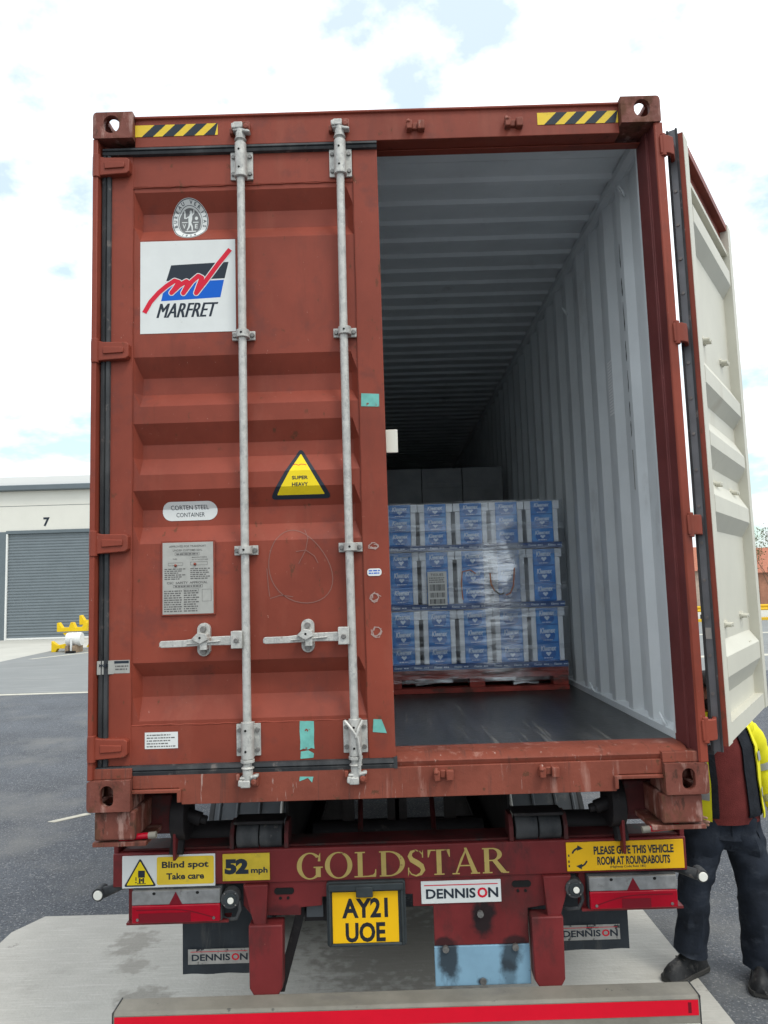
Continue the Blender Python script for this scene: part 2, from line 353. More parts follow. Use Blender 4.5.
def arc_text(s, cx, cz, rx, rz, a0, a1, h, m, L=0, flip=False):
    r = []
    n = len(s)
    for i, ch in enumerate(s):
        if ch == ' ': continue
        t = math.radians(a0 + (a1 - a0) * (i + 0.5) / n)
        x, z = cx + rx * math.cos(t), cz + rz * math.sin(t)
        r.append(text(ch, x, z, h, None, m, L, 0.02, 0, t + (math.pi / 2 if flip else -math.pi / 2)))
    return r
def dashes(x0, x1, z, h, m, L=0, seed=0):
    rr = random.Random(seed * 77 + 5); x = x0; r = []
    while x < x1 - 0.004:
        w = min(rr.uniform(0.004, 0.016), x1 - x); r.append(rect(x, x + w, z - h / 2, z + h / 2, m, L)); x += w + rr.uniform(0.002, 0.004)
    return r
def decal(name, items, parent, surf, breaks=(), off=0.0015, step=0.0005, back=None):
    """a print laid on a surface: surf(u, v) -> (point, outward normal)"""
    bm = bmesh.new(); mats = []
    flat = []
    for it in items: flat += it if isinstance(it, list) else [it]
    for P, F, m, L in flat:
        if m not in mats: mats.append(m)
        k = mats.index(m)
        b2 = bmesh.new()
        vs = [b2.verts.new((p[0], 0, p[1])) for p in P]
        for f in F:
            try: b2.faces.new([vs[i] for i in f])
            except ValueError: pass
        if breaks:
            bmesh.ops.triangulate(b2, faces=b2.faces)
            for z in breaks:
                bmesh.ops.bisect_plane(b2, geom=b2.verts[:] + b2.edges[:] + b2.faces[:], plane_co=(0, 0, z), plane_no=(0, 0, 1))
        mp_ = {}
        for v in b2.verts:
            p, n = surf(v.co.x, v.co.z); mp_[v.index if False else v] = bm.verts.new(Vector(p) + Vector(n) * (off + step * L))
        for f in b2.faces:
            try: nf = bm.faces.new([mp_[v] for v in f.verts]); nf.material_index = k
            except ValueError: pass
        b2.free()
    me = bpy.data.meshes.new(name); bm.to_mesh(me); bm.free()
    for m in mats: me.materials.append(m)
    o = bpy.data.objects.new(name, me); COL.objects.link(o)
    return adopt(o, parent)
def plane_y(y): return lambda u, v: ((u, y, v), (0, -1, 0))
def apply_mods(o):
    dg = bpy.context.evaluated_depsgraph_get(); dg.update()
    me = bpy.data.meshes.new_from_object(o.evaluated_get(dg)); o.modifiers.clear(); old = o.data; o.data = me
    me.name = o.name; return o

# ================================================================== THE SETTING
ASPH = M('asphalt', (0.086, 0.094, 0.107), 0.85, var=0.22, vs=0.9, bump=0.9, bs=55, layers=[
         ((0.27, 0.27, 0.268), 75, 0.56, 0.06), ((0.045, 0.046, 0.05), 60, 0.57, 0.06), ((0.155, 0.155, 0.152), 0.6, 0.52, 0.2), ((0.06, 0.06, 0.064), 2.2, 0.66, 0.05)])
CONC = M('brushed_concrete', (0.43, 0.415, 0.375), 0.85, var=0.10, vs=1.5, bump=0.35, bs=45, layers=[
         ((0.36, 0.345, 0.31), 2.6, 0.55, 0.2), ((0.54, 0.525, 0.485), 30, 0.53, 0.12, (0.14, 2.4, 1), 0.85, 0.6), ((0.29, 0.275, 0.24), 40, 0.57, 0.1, (0.12, 2.0, 1), 0.85, 0.35), ((0.20, 0.19, 0.17), 5, 0.665, 0.06, (1, 1, 1), 0.8, 0.8),
         ((0.16, 0.15, 0.135), 40, 0.72, 0.03)])
add_stain_shade(CONC, [(-1.72, 2.10, 0.16, 0.20, 0.5), (-1.62, 1.78, 0.12, 0.12, 0.45), (-1.45, 1.42, 0.17, 0.13, 0.55), (0.0, 1.95, 0.62, 0.75, 0.6), (-0.75, 0.62, 0.35, 0.22, 0.35), (1.2, 1.3, 0.10, 0.08, 0.3)], (0.17, 0.155, 0.13), 'XY')  # stains, plus a large central spot that paints in shade under the trailer
APRON = M('pale_apron_concrete', (0.42, 0.41, 0.37), 0.9, var=0.08, vs=0.5)
PAINT = M('road_paint_white', (0.47, 0.45, 0.38), 0.7, var=0.12, vs=6, layers=[((0.12, 0.12, 0.12), 9, 0.64, 0.06)])
g = MB(); g.face([(-500, -120, 0), (500, -120, 0), (500, 900, 0), (-500, 900, 0)], ASPH); struct(g.build('ground'))
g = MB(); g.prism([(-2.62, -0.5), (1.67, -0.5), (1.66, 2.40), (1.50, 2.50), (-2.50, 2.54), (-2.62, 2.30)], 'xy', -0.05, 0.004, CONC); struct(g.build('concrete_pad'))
g = MB(); g.prism([(-60, 25.0), (-14.2, 24.4), (-14.7, 31.2), (6, 33.4), (6, 39.6), (-60, 39.6)], 'xy', -0.05, 0.004, APRON); struct(g.build('apron_paving'))
YARD = M('pale_yard_tarmac', (0.20, 0.207, 0.205), 0.9, var=0.1, vs=0.25, bump=0.4, bs=40, layers=[((0.27, 0.27, 0.26), 3, 0.55, 0.15, (0.2, 1.5, 1))])
g = MB(); g.face([(-70, 15.3, 0.0025), (90, 15.3, 0.0025), (90, 36.5, 0.0025), (-70, 40, 0.0025)], YARD); struct(g.build('yard_paving'))
g = MB()
g.box(-30, -5.0, 15.0, 15.22, -0.01, 0.006, PAINT)
g.prism([(-3.50, 4.80), (-3.42, 4.78), (-3.15, 5.02), (-3.22, 5.06)], 'xy', -0.01, 0.006, PAINT)
g.prism([(-13.6, 25.6), (-13.4, 25.6), (-12.0, 28.6), (-12.25, 28.6)], 'xy', -0.01, 0.006, PAINT)
g.box(4, 26, 18.7, 19.2, -0.01, 0.006, PAINT); g.box(4, 40, 27.4, 27.9, -0.01, 0.006, PAINT)
struct(g.build('road_markings'))
KERBY = M('yellow_kerb_paint', (0.68, 0.42, 0.03), 0.7, var=0.15, vs=3)
g = MB(); g.box(8, 60, 36.5, 36.8, 0, 0.14, KERBY); struct(g.build('kerb'))
g = MB(); g.box(8, 80, 36.8, 56, -0.02, 0.12, APRON); struct(g.build('pavement'))

# warehouse with its numbered roller door
CLAD = M('cream_cladding', (0.64, 0.625, 0.565), 0.5, var=0.03, vs=0.7)
GREYD = M('slate_grey_coating', (0.125, 0.15, 0.165), 0.45, var=0.06, vs=1)
SHUT = M('grey_shutter_coating', (0.15, 0.175, 0.19), 0.45, var=0.06, vs=1.5)
ROOFW = M('white_roof_sheet', (0.70, 0.70, 0.68), 0.5)
wh = thing('warehouse', 'cream clad warehouse with grey roller door numbered 7 and dark gutter', 'building', (-19, 45, 0))
b = MB(); Y0 = 39.5
for x0, x1, z0, z1 in ((-46, -22.0, 0, 6.1), (-16.2, 14, 0, 6.1), (-46, 14, 6.1, 7.55), (-46, 14, 7.58, 8.42)):
    b.box(x0, x1, Y0, Y0 + 0.2, z0, z1, CLAD)
b.box(-46, 14, Y0 + 0.03, Y0 + 0.2, 7.55, 7.58, GREYD)
b.box(-46, -45.8, Y0 + 0.2, 75, 0, 8.4, CLAD); b.box(13.8, 14, Y0 + 0.2, 75, 0, 8.4, CLAD)
b.build('wall', wh)
b = MB(); b.box(-46.2, 14.2, Y0 - 0.35, Y0 + 0.1, 8.43, 8.74, GREYD); b.build('gutter', wh, bevel=0.04)
b = MB(); b.prism([(Y0 - 0.2, 8.75), (Y0 - 0.2, 9.22), (57, 11.5), (75, 9.2), (75, 8.75)], 'yz', -46.1, 14.1, ROOFW); b.build('roof', wh)
b = MB(); b.box(-22.0, -21.55, Y0 - 0.06, Y0 + 0.15, 0, 6.1, GREYD); b.box(-16.45, -16.2, Y0 - 0.06, Y0 + 0.15, 0, 6.1, GREYD)
b.box(-21.55, -16.45, Y0 - 0.06, Y0 + 0.15, 5.98, 6.16, GREYD); b.box(-21.55, -21.46, Y0 - 0.05, Y0 + 0.05, 0, 5.98, ROOFW)
b.build('door_frame', wh)
b = MB(); zs = 0.06; prof = []
while zs < 5.95:
    prof += [(Y0 + 0.085, zs), (Y0 + 0.06, zs + 0.03), (Y0 + 0.055, zs + 0.08), (Y0 + 0.082, zs + 0.15)]; zs += 0.165
prof += [(Y0 + 0.16, 5.98), (Y0 + 0.16, 0.06)]
b.prism(prof, 'yz', -21.5, -16.5, SHUT); b.box(-21.46, -16.5, Y0 + 0.02, Y0 + 0.12, 0.01, 0.10, ROOFW)
b.build('roller_door', wh)
decal('door_number', [text('7', -19.28, 6.62, 0.52, 0.36, NAVY, 0, 0.04)], wh, plane_y(Y0), off=0.01)

# yellow steel frame with the white drum beside it
YST = M('yellow_machine_paint', (0.70, 0.47, 0.01), 0.45, var=0.08, vs=3, layers=[((0.45, 0.2, 0.02), 5, 0.6, 0.1)])
yf = thing('yellow_lifting_frame', 'bright yellow steel lifting frame with notched beams parked by roller door', 'frame', (-13.2, 29.2, 0))
def notch_beam(x0, x1, y0, y1, z, h, pk):
    m = MB(); p = [(x0, z), (x1, z), (x1, z + h)]
    for k in range(pk, -1, -1):
        xc = x0 + 0.06 + (x1 - x0 - 0.12) * k / pk
        p += [(xc + 0.14, z + h), (xc + 0.05, z + h + 0.20), (xc - 0.05, z + h + 0.22), (xc - 0.13, z + h)] if 0 < k < pk else ([(xc + 0.06, z + h + 0.2), (xc - 0.02, z + h + 0.22), (xc - 0.16, z + h)] if k else [(xc + 0.16, z + h), (xc + 0.02, z + h + 0.22), (xc - 0.06, z + h + 0.2)])
    m.prism(p, 'xz', y0, y1, YST); return m
notch_beam(-14.02, -12.75, 29.0, 29.25, 0.84, 0.17, 2).build('upper_beam', yf, bevel=0.01)
notch_beam(-13.52, -11.8, 30.1, 30.35, 1.07, 0.20, 2).build('upper_beam', yf, bevel=0.01)
b = MB(); b.prism([(-14.2, -0.0), (-14.02, 0.0), (-13.95, 0.14), (-13.05, 0.14), (-13.05, 0.40), (-13.25, 0.42), (-13.95, 0.28), (-14.2, 0.46)], 'xz', 28.9, 29.15, YST); b.build('foot_beam', yf, bevel=0.01)
b = MB(); b.prism([(-11.9, 0.0), (-11.7, 0.0), (-11.7, 0.4), (-13.0, 0.4), (-13.2, 0.1), (-12.95, 0.05), (-12.75, 0.15), (-11.95, 0.15)], 'xz', 30.1, 30.35, YST); b.build('foot_beam', yf, bevel=0.01)
b = MB(); b.box(-13.62, -13.40, 29.02, 29.22, 0.3, 0.79, YST); b.prism([(-13.78, 0.795), (-13.2, 0.795), (-13.38, 0.62), (-13.64, 0.62)], 'xz', 29.04, 29.2, YST); b.build('upright', yf)
b = MB(); b.box(-12.95, -12.72, 30.12, 30.32, 0.3, 1.05, YST); b.build('upright', yf)
b = MB(); b.box(-13.60, -13.45, 29.2, 30.3, 0.5, 0.62, YST); b.build('cross_tie', yf)
DRUM = M('white_drum_plastic', (0.66, 0.66, 0.64), 0.45, var=0.04, vs=3)
WOOD = M('weathered_timber', (0.26, 0.19, 0.13), 0.8, var=0.25, vs=8)
dr = thing('white_drum', 'white plastic drum lying on a small timber cradle by the yellow frame', 'drum', (-13.0, 28.5, 0))
b = MB(); prof = [(0, 0.0), (0.02, 0.36), (0.1, 0.39), (0.3, 0.385), (0.32, 0.40), (0.36, 0.385), (0.62, 0.385), (0.64, 0.40), (0.68, 0.385), (0.86, 0.39), (0.94, 0.36), (0.96, 0)]
b.loft([[(-13.36 + x * 0.66, 28.5 + 0.72 * r * math.cos(a * math.pi / 12), 0.54 + 0.72 * r * math.sin(a * math.pi / 12)) for a in range(24)] for x, r in prof if r > 0], DRUM); b.build('shell', dr)
for x in (-13.28, -12.98):
    b = MB(); b.box(x, x + 0.12, 28.1, 28.9, 0.0, 0.3, WOOD); b.build('cradle', dr)
b = MB(); b.box(-13.10, -13.02, 28.16, 28.20, 0.05, 0.62, DRUM); b.box(-13.2, -12.85, 27.95, 28.15, 0.0, 0.09, HOLE); b.build('strap', dr)

# far right: brick building, lamp post, yellow barrier, tree
BRICK = M('red_brick', (0.36, 0.17, 0.11), 0.85, var=0.2, vs=3, layers=[((0.42, 0.33, 0.27), 14, 0.6, 0.05, (1, 1, 3))])
BRPALE = M('pale_brick', (0.46, 0.36, 0.29), 0.85, var=0.15, vs=3)
TILE = M('red_roof_tile', (0.34, 0.13, 0.08), 0.8, var=0.2, vs=6)
GLASS = M('dark_window_glass', (0.05, 0.06, 0.07), 0.1)
def brick_house(x0, x1, y0, h, label, wall):
    t = thing('brick_building', label, 'building', ((x0 + x1) / 2, y0 + 5, 0))
    m = MB(); m.box(x0, x1, y0, y0 + 9, 0, h, wall); m.build('wall', t)
    m = MB(); m.prism([(y0 - 0.4, h), (y0 + 4.5, h + 2.2), (y0 + 9.4, h)], 'yz', x0 - 0.3, x1 + 0.3, TILE); m.build('roof', t)
    n = int((x1 - x0) / 3)
    for i in range(n):
        xc = x0 + (i + 0.5) * (x1 - x0) / n
        m = MB(); m.box(xc - 0.6, xc + 0.6, y0 - 0.04, y0 + 0.05, 0.9, 2.2, ROOFW); f = m.build('window', t)
        m = MB(); m.box(xc - 0.52, xc + 0.52, y0 - 0.06, y0 - 0.045, 0.98, 2.12, GLASS); m.build('pane', f)
    return t
brick_house(21, 29.0, 60, 2.9, 'low pale brick building with tiled roof behind the kerb, nearest the container', BRPALE)
brick_house(30.2, 50, 58, 2.6, 'long red brick building with tiled roof behind the bare tree', BRICK)
POST = M('black_post_paint', (0.02, 0.02, 0.022), 0.5)
lp = thing('lamp_post', 'slim black post standing on the yellow kerb beyond the open door', 'post', (16.75, 37.2, 0.12))
b = MB(); b.cyl((16.75, 37.2, 0.12), (16.75, 37.2, 2.6), 0.07, POST, 0.05, n=12); b.build('pole', lp)
b = MB(); b.cyl((16.75, 37.2, 0.12), (16.75, 37.2, 0.35), 0.13, POST, n=12); b.build('base', lp)
b = MB(); b.ball((16.75, 37.2, 2.68), 0.10, POST); b.build('finial', lp)
bar = thing('crash_barrier', 'long low yellow crash barrier behind the kerb beyond the open door', 'barrier', (25, 38, 0.12))
b = MB()
for x in range(12, 44, 2):
    b = MB(); b.box(x, x + 0.1, 38.1, 38.22, 0.12, 0.75, POST); b.build('post', bar)
b = MB(); b.prism([(38.02, 0.45), (38.1, 0.5), (38.1, 0.72), (38.02, 0.77), (37.98, 0.7), (38.05, 0.61), (37.98, 0.52)], 'yz', 11.5, 44, KERBY); b.build('rail', bar)
def tree(x, y, h, label, seed):
    rr = random.Random(seed)
    BARK = M('tree_bark', (0.10, 0.075, 0.055), 0.9, var=0.3, vs=8)
    LEAF = M('young_leaves', (0.10, 0.105, 0.045), 0.7, var=0.4, vs=2)
    t = thing('young_tree', label, 'tree', (x, y, 0.1)); m = MB(); tips = []
    def limb(p, d, l, r, k):
        pts = [Vector(p)]; rad = [r]
        for i in range(4):
            d = (d + Vector((rr.uniform(-.22, .22), rr.uniform(-.22, .22), rr.uniform(-.05, .16)))).normalized()
            pts.append(pts[-1] + d * l / 4); rad.append(r * (1 - 0.17 * (i + 1)))
        m.tube(pts, rad, BARK, 6)
        if k == 0: tips.extend(pts[1:]); return
        for i in range(4 if k > 1 else 5):
            a = rr.uniform(0, 6.28); q = pts[rr.choice((2, 3, 4))]
            limb(q, (d + Vector((math.cos(a), math.sin(a), rr.uniform(0, .5))) * 0.9).normalized(), l * rr.uniform(.55, .75), rad[-1] * 0.7, k - 1)
    limb((x, y, 0.05), Vector((0, 0, 1)), h * 0.45, 0.11, 3); m.build('trunk', t)
    m = MB()
    for p in tips:
        for _ in range(5):
            c = p + Vector((rr.gauss(0, .16), rr.gauss(0, .16), rr.gauss(0, .16))); a = Vector((rr.uniform(-1, 1), rr.uniform(-1, 1), rr.uniform(-1, 1))).normalized()
            u = a.orthogonal().normalized() * rr.uniform(.03, .07); v = a.cross(u)
            m.face([c - u, c + v * 0.6, c + u, c - v * 0.6], LEAF)
    m.build('crown', t, smooth=False, recalc=False)
tree(25.0, 46, 6.4, 'young tree with sparse spring leaves in front of the red brick building', 4)

# ================================================================== THE CONTAINER
con = thing('shipping_container', 'rust red high cube shipping container with one door open on a trailer', 'container', (0, 6.1, BASE))
ZT = BASE + 2.896
# --- corner castings, hollow with oval openings
def stadium(rx, rz, n=8):
    p = []; r = min(rx, rz); ex, ez = rx - r, rz - r
    for sx, sz, a in ((1, 1, 0), (-1, 1, 90), (-1, -1, 180), (1, -1, 270)):
        for i in range(n + 1):
            t = math.radians(a + 90 * i / n); p.append((sx * ex + r * math.cos(t), sz * ez + r * math.sin(t)))
    return p
def casting(sx, z0, top, y0=0.0, y1=0.178):
    xo, xi = sx * 1.2195, sx * 1.043
    x0, x1 = min(xo, xi), max(xo, xi); z1 = z0 + 0.118
    m = MB(); m.box(x0, x1, y0, y1, z0, z1, REDW)
    e = [ed for ed in m.bm.edges if abs(abs(ed.verts[0].co.x) - 1.2195) < 1e-4 and abs(abs(ed.verts[1].co.x) - 1.2195) < 1e-4]
    bmesh.ops.bevel(m.bm, geom=e, offset=0.022, segments=4, affect='EDGES', profile=0.5)
    o = m.build('corner_casting', con)
    cut = MB(); cut.box(x0 + 0.024, x1 - 0.024, y0 + 0.026, y1 - 0.02, z0 + 0.024, z1 - 0.024, HOLE); c1 = cut.build('cut')
    cut = MB(); cx, cz = sx * 1.134, z0 + (0.063 if top else 0.058)
    rx, rz = (0.034, 0.040) if top else (0.026, 0.041)
    cut.prism([(cx + p[0], cz + p[1]) for p in stadium(rx, rz)], 'xz', y0 - 0.05, y0 + 0.06, HOLE); c2 = cut.build('cut')
    cut = MB(); hz = z1 if top else z0
    cut.prism([(cx + p[0], y0 + 0.089 + p[1]) for p in stadium(0.032, 0.060)], 'xy', hz - 0.05, hz + 0.05, HOLE); c3 = cut.build('cut')
    cut = MB(); cut.prism([(y0 + 0.095 + p[0], cz + p[1]) for p in stadium(0.045, 0.034)], 'yz', xo - 0.05, xo + 0.05, HOLE); c4 = cut.build('cut')
    for c in (c1, c2, c3, c4):
        bo = o.modifiers.new('b', 'BOOLEAN'); bo.operation = 'DIFFERENCE'; bo.object = c; bo.solver = 'EXACT'
    apply_mods(o)
    for c in (c1, c2, c3, c4): bpy.data.objects.remove(c)
    bv = o.modifiers.new('bevel', 'BEVEL'); bv.width = 0.004; bv.segments = 2; bv.limit_method = 'ANGLE'; bv.angle_limit = 0.8
for sx in (-1, 1):
    casting(sx, BASE + 0.002, False); casting(sx, ZT - 0.118, True)
    # --- rear corner post: inner leg, ridge and outer leg
    m = MB()
    if sx > 0:
        m.prism([(1.156, 0.165), (1.167, 0.078), (1.178, 0.078), (1.181, 0.012), (1.186, 0.006), (1.2185, 0.006), (1.2185, 0.165)], 'xy', BASE + 0.12, ZT - 0.118, RED)
        for f in m.bm.faces:
            c = f.calc_center_median()
            if c.x < 1.181 and abs(f.normal.z) < 0.5: f.material_index = m.mi(REDD)
    else:
        m.prism([(-1.2135, 0.006), (-1.192, 0.006), (-1.186, 0.06), (-1.125, 0.085), (-1.125, 0.16), (-1.2135, 0.16)], 'xy', BASE + 0.12, ZT - 0.118, RED)
    m.build('corner_post', con, bevel=0.003)
# --- header and sill
m = MB()
m.prism([(0.034, 4.152), (0.034, 4.274), (0.024, 4.278), (0.024, 4.288), (0.20, 4.288), (0.20, 4.226), (0.145, 4.215), (0.145, 4.152)], 'yz', -1.043, 1.043, RED)
m.box(-1.14, 1.155, 0.105, 0.15, 4.146, 4.151, RED)
hd = m.build('header', con, bevel=0.003)
m = MB()
m.prism([(-1.043, 1.478), (-0.862, 1.478), (-0.852, 1.468), (-0.852, 1.420), (0.862, 1.420), (0.862, 1.468), (0.872, 1.478), (1.043, 1.478), (1.043, 1.532), (-1.043, 1.532)], 'xz', 0.030, 0.12, REDS)
m.prism([(0.045, 1.532), (0.038, 1.552), (0.070, 1.572), (0.115, 1.578), (0.20, 1.578), (0.20, 1.532)], 'yz', -1.155, 1.155, REDS)
m.box(-1.213, -1.043, 0.02, 0.16, 1.521, 1.56, REDS); m.box(1.043, 1.213, 0.02, 0.16, 1.521, 1.56, REDS)
m.box(-0.85, 0.86, 0.03, 0.034, 1.415, 1.424, REDS)
sl = m.build('sill', con, bevel=0.003)
# raised rim round the cut-outs
m = MB()
for s in (-1, 1):
    m = MB(); m.prism([(s * 1.043, 1.476), (s * 0.850, 1.476), (s * 0.850, 1.425), (s * 0.866, 1.425), (s * 0.866, 1.462), (s * 1.043, 1.462)], 'xz', 0.018, 0.06, REDS)
    m.build('cutout_rim', sl, bevel=0.003)
# keepers for the open door's cams
def keeper(x, z, parent, y=0.03, down=False):
    m = MB()
    m.box(x - 0.038, x - 0.014, y - 0.034, y + 0.004, z - 0.020, z + 0.020, REDS); m.box(x + 0.010, x + 0.040, y - 0.030, y + 0.004, z - 0.020, z + 0.020, REDS)
    m.box(x - 0.014, x + 0.010, y - 0.014, y + 0.004, z - 0.012, z + 0.018, REDS); m.cyl((x - 0.03, y - 0.034, z + 0.006), (x - 0.03, y - 0.016, z + 0.026), 0.010, REDS, n=10)
    m.build('cam_keeper', parent, bevel=0.004)
for x in (0.164, 0.586): keeper(x, 4.203, hd, 0.036)
for x in (0.181, 0.594): keeper(x, 1.500, sl, 0.032)
# hazard stripes on the header
def stripes(x0, x1, z0, z1, n, slant):
    it = [rect(x0, x1, z0, z1, YEL, 0)]; w = (x1 - x0) / n; h = z1 - z0
    for i in range(n):
        a = x0 + (i + 0.32) * w; pts = []
        for p in ((a, z0), (a + w * 0.54, z0), (a + w * 0.54 + slant, z1), (a + slant, z1)): pts.append((min(max(p[0], x0), x1), p[1]))
        it.append(poly(pts, NAVY, 1))
    return it
decal('hazard_stripe', stripes(-1.042, -0.686, 4.199, 4.252, 4, 0.055), hd, plane_y(0.034))
decal('hazard_stripe', stripes(0.692, 1.040, 4.199, 4.254, 4, 0.055), hd, plane_y(0.034))

# --- side walls, roof, front wall, floor
def corr(y0, y1, pitch, a, bdep):
    r = []; y = y0
    while y < y1:
        for dy, v in ((0, a), (0.23, a), (0.5, bdep), (0.73, bdep)):
            if y + dy * pitch < y1: r.append((y + dy * pitch, v))
        y += pitch
    r.append((y1, a)); return r
def side_wall(s):
    m = MB(); P = [(0.155, 1.163), (0.20, 1.163), (0.212, 1.204), (0.42, 1.204)] + [(y + 0.07, x) for y, x in corr(0.41, 12.0, 0.278, 1.176, 1.204)]
    def sheet(dx, z0, z1, mt, top):
        A = [m.bm.verts.new((s * (x + dx), y, z0)) for y, x in P]; B = [m.bm.verts.new((s * (x + dx), y, z1)) for y, x in P]
        for i in range(len(P) - 1): m.bm.faces.new((A[i], A[i + 1], B[i + 1], B[i])).material_index = m.mi(mt)
    sheet(0, 1.60, 4.21, GREYI, 0); sheet(0.004, 1.52, 4.22, RED, 0)
    m.prism([(s * 1.168, 1.571), (s * 1.168, 1.602), (s * 1.205, 1.618), (s * 1.209, 1.618), (s * 1.209, 1.571)], 'xz', 0.20, 12.1, GREYI)
    m.box(*(sorted((s * 1.21, s * 1.217))), 0.17, 12.15, 1.44, 1.60, RED)
    m.prism([(s * 1.160, 4.235), (s * 1.160, 4.20), (s * 1.185, 4.18), (s * 1.209, 4.18), (s * 1.209, 4.235)], 'xz', 0.20, 12.1, GREYI)
    m.box(*(sorted((s * 1.21, s * 1.217))), 0.17, 12.15, 4.17, 4.28, RED)
    return m.build('side_wall', con, smooth=False, recalc=False)
wl = side_wall(-1); wr = side_wall(1)
m = MB(); Q = [(0.20, 4.238), (0.36, 4.238)]
y = 0.38
while y < 11.9: Q += [(y, 4.246), (y + 0.135, 4.246), (y + 0.148, 4.226), (y + 0.178, 4.226), (y + 0.2, 4.246)]; y += 0.209
Q.append((12.08, 4.246))
A = [m.bm.verts.new((-1.205, y, z)) for y, z in Q]; B = [m.bm.verts.new((1.205, y, z)) for y, z in Q]
for i in range(len(Q) - 1): m.bm.faces.new((A[i], A[i + 1], B[i + 1], B[i])).material_index = m.mi(GREYI)
A = [m.bm.verts.new((-1.205, y, z + 0.006)) for y, z in Q]; B = [m.bm.verts.new((1.205, y, z + 0.006)) for y, z in Q]
for i in range(len(Q) - 1): m.bm.faces.new((A[i], A[i + 1], B[i + 1], B[i])).material_index = m.mi(RED)
m.build('roof', con, smooth=False, recalc=False)
m = MB(); FW = [(x, y) for x, y in corr(-1.205, 1.205, 0.25, 12.08, 12.05)]
A = [m.bm.verts.new((x, y, 1.56)) for x, y in FW]; B = [m.bm.verts.new((x, y, 4.25)) for x, y in FW]
for i in range(len(FW) - 1): m.bm.faces.new((A[i], A[i + 1], B[i + 1], B[i])).material_index = m.mi(GREYI)
m.box(-1.215, 1.215, 12.10, 12.19, BASE, ZT, RED); m.build('front_wall', con, smooth=False, recalc=False)
m = MB(); m.box(-1.2035, 1.2035, 0.201, 12.1, 1.53, 1.5705, FLOORM)
m.box(-1.15, 1.15, 0.2, 12.1, 1.50, 1.53, CHAS)
for k in range(20): m.box(-1.18, 1.18, 0.5 + k * 0.6, 0.56 + k * 0.6, 1.41, 1.50, CHRED)
m.build('floor', con)
# lashing rings along the right wall
for y, z in ((0.33, 1.63), (1.45, 1.62), (0.42, 4.10), (1.60, 3.95), (2.8, 1.62)):
    m = MB(); m.tube([(1.166 - 0.012 * math.sin(t), y + 0.020 * math.cos(t), z + 0.026 * math.sin(t) + 0.012 * math.cos(t)) for t in [i * math.pi / 8 for i in range(17)]], 0.005, GREYI, 8); m.build('lashing_ring', wr)
# stencilled marks and torn strip on the inside of the right wall
def on_wall(u, v): return ((1.176, u, v), (-1, 0, 0))
STEN = M('stencil_white', (0.93, 0.94, 0.94), 0.6)
it = []
for k in range(18): it += [rect(0.91, 0.975, 3.09 + k * 0.016, 3.100 + k * 0.016, STEN)]
it += [rect(0.905, 0.908, 3.085, 3.38, STEN), rect(0.977, 0.98, 3.085, 3.38, STEN)]
yA = 0.48 + 0.278
decal('stencil_mark', [([(p[0] - 0.905 + yA - 0.003, p[1]) for p in P], F, mt, L) for P, F, mt, L in it], wr, on_wall)
rr = random.Random(3); it = []; z = 2.70; y0 = 0.52
it.append(rect(y0 - 0.008, y0 + 0.006, 2.66, 2.86, WHITE, 0)); it.append(rect(y0 - 0.003, y0 + 0.002, 2.665, 2.855, HOLE, 1))
z = 2.92
while z < 3.9:
    l = rr.uniform(0.05, 0.16); it.append(ribbon([(y0 + rr.uniform(-.003, .003), z + l * q / 4) for q in range(5)], [0.003, rr.uniform(.007, .014), .006, rr.uniform(.005, .012), 0.003], HOLE, 1)); z += l + rr.uniform(0.01, 0.05)
decal('torn_strip', it, wr, on_wall)

# --- doors --------------------------------------------------------------
YO, YI = 0.052, 0.096          # outer flats and bottoms of the pressings
PROF = [(4.132, YO), (3.957, YO), (3.880, YI), (3.803, YI), (3.742, YO), (3.230, YO), (3.150, YI), (3.078, YI), (3.018, YO),
        (2.946, YO), (2.863, YI), (2.803, YI), (2.730, YO), (2.665, YO), (2.588, YI), (2.516, YI), (2.444, YO),
        (1.965, YO), (1.907, YI), (1.825, YI), (1.735, YO), (1.565, YO)]
BR = [p[0] for p in PROF]
def door_y(z):
    for (a, ya), (b, yb) in zip(PROF, PROF[1:]):
        if b <= z <= a: return ya + (yb - ya) * (a - z) / (a - b)
    return YO
def door_surf(u, v): return ((u, door_y(v), v), (0, -1, 0))
def panel(m, xa, xb, mat, dy=0.0):
    cols = [(xa, 0), (xa + 0.006, 0), (xa + 0.032, 1), (xb - 0.032, 1), (xb - 0.006, 0), (xb, 0)]
    zs = [p for p in PROF]
    G_ = [[m.bm.verts.new((x, (y if k else YO) + dy, z)) for x, k in cols] for z, y in zs]
    for r0, r1 in zip(G_, G_[1:]):
        for i in range(len(cols) - 1): m.bm.faces.new((r0[i], r0[i + 1], r1[i + 1], r1[i])).material_index = m.mi(mat)

ld = MB()
panel(ld, -1.057, -0.108, RED)
panel(ld, -1.057, -0.108, CREAM, 0.004)
for x0, x1 in ((-1.145, -1.057), (-0.108, -0.004)):
    ld.box(x0, x1, 0.044, 0.100, 1.567, 4.134, RED)
ld.box(-1.057, -0.108, 0.0475, 0.0515, 3.982, 4.134, RED); ld.box(-1.057, -0.108, 0.0475, 0.0515, 1.567, 1.716, RED)
ld.box(-1.057, -0.108, 0.060, 0.100, 4.06, 4.134, RED); ld.box(-1.057, -0.108, 0.060, 0.100, 1.567, 1.64, RED)
door = ld.build('door', con, smooth=False, recalc=False)
door['label'] = 'closed rust red left door with white company decal and two lock rods'
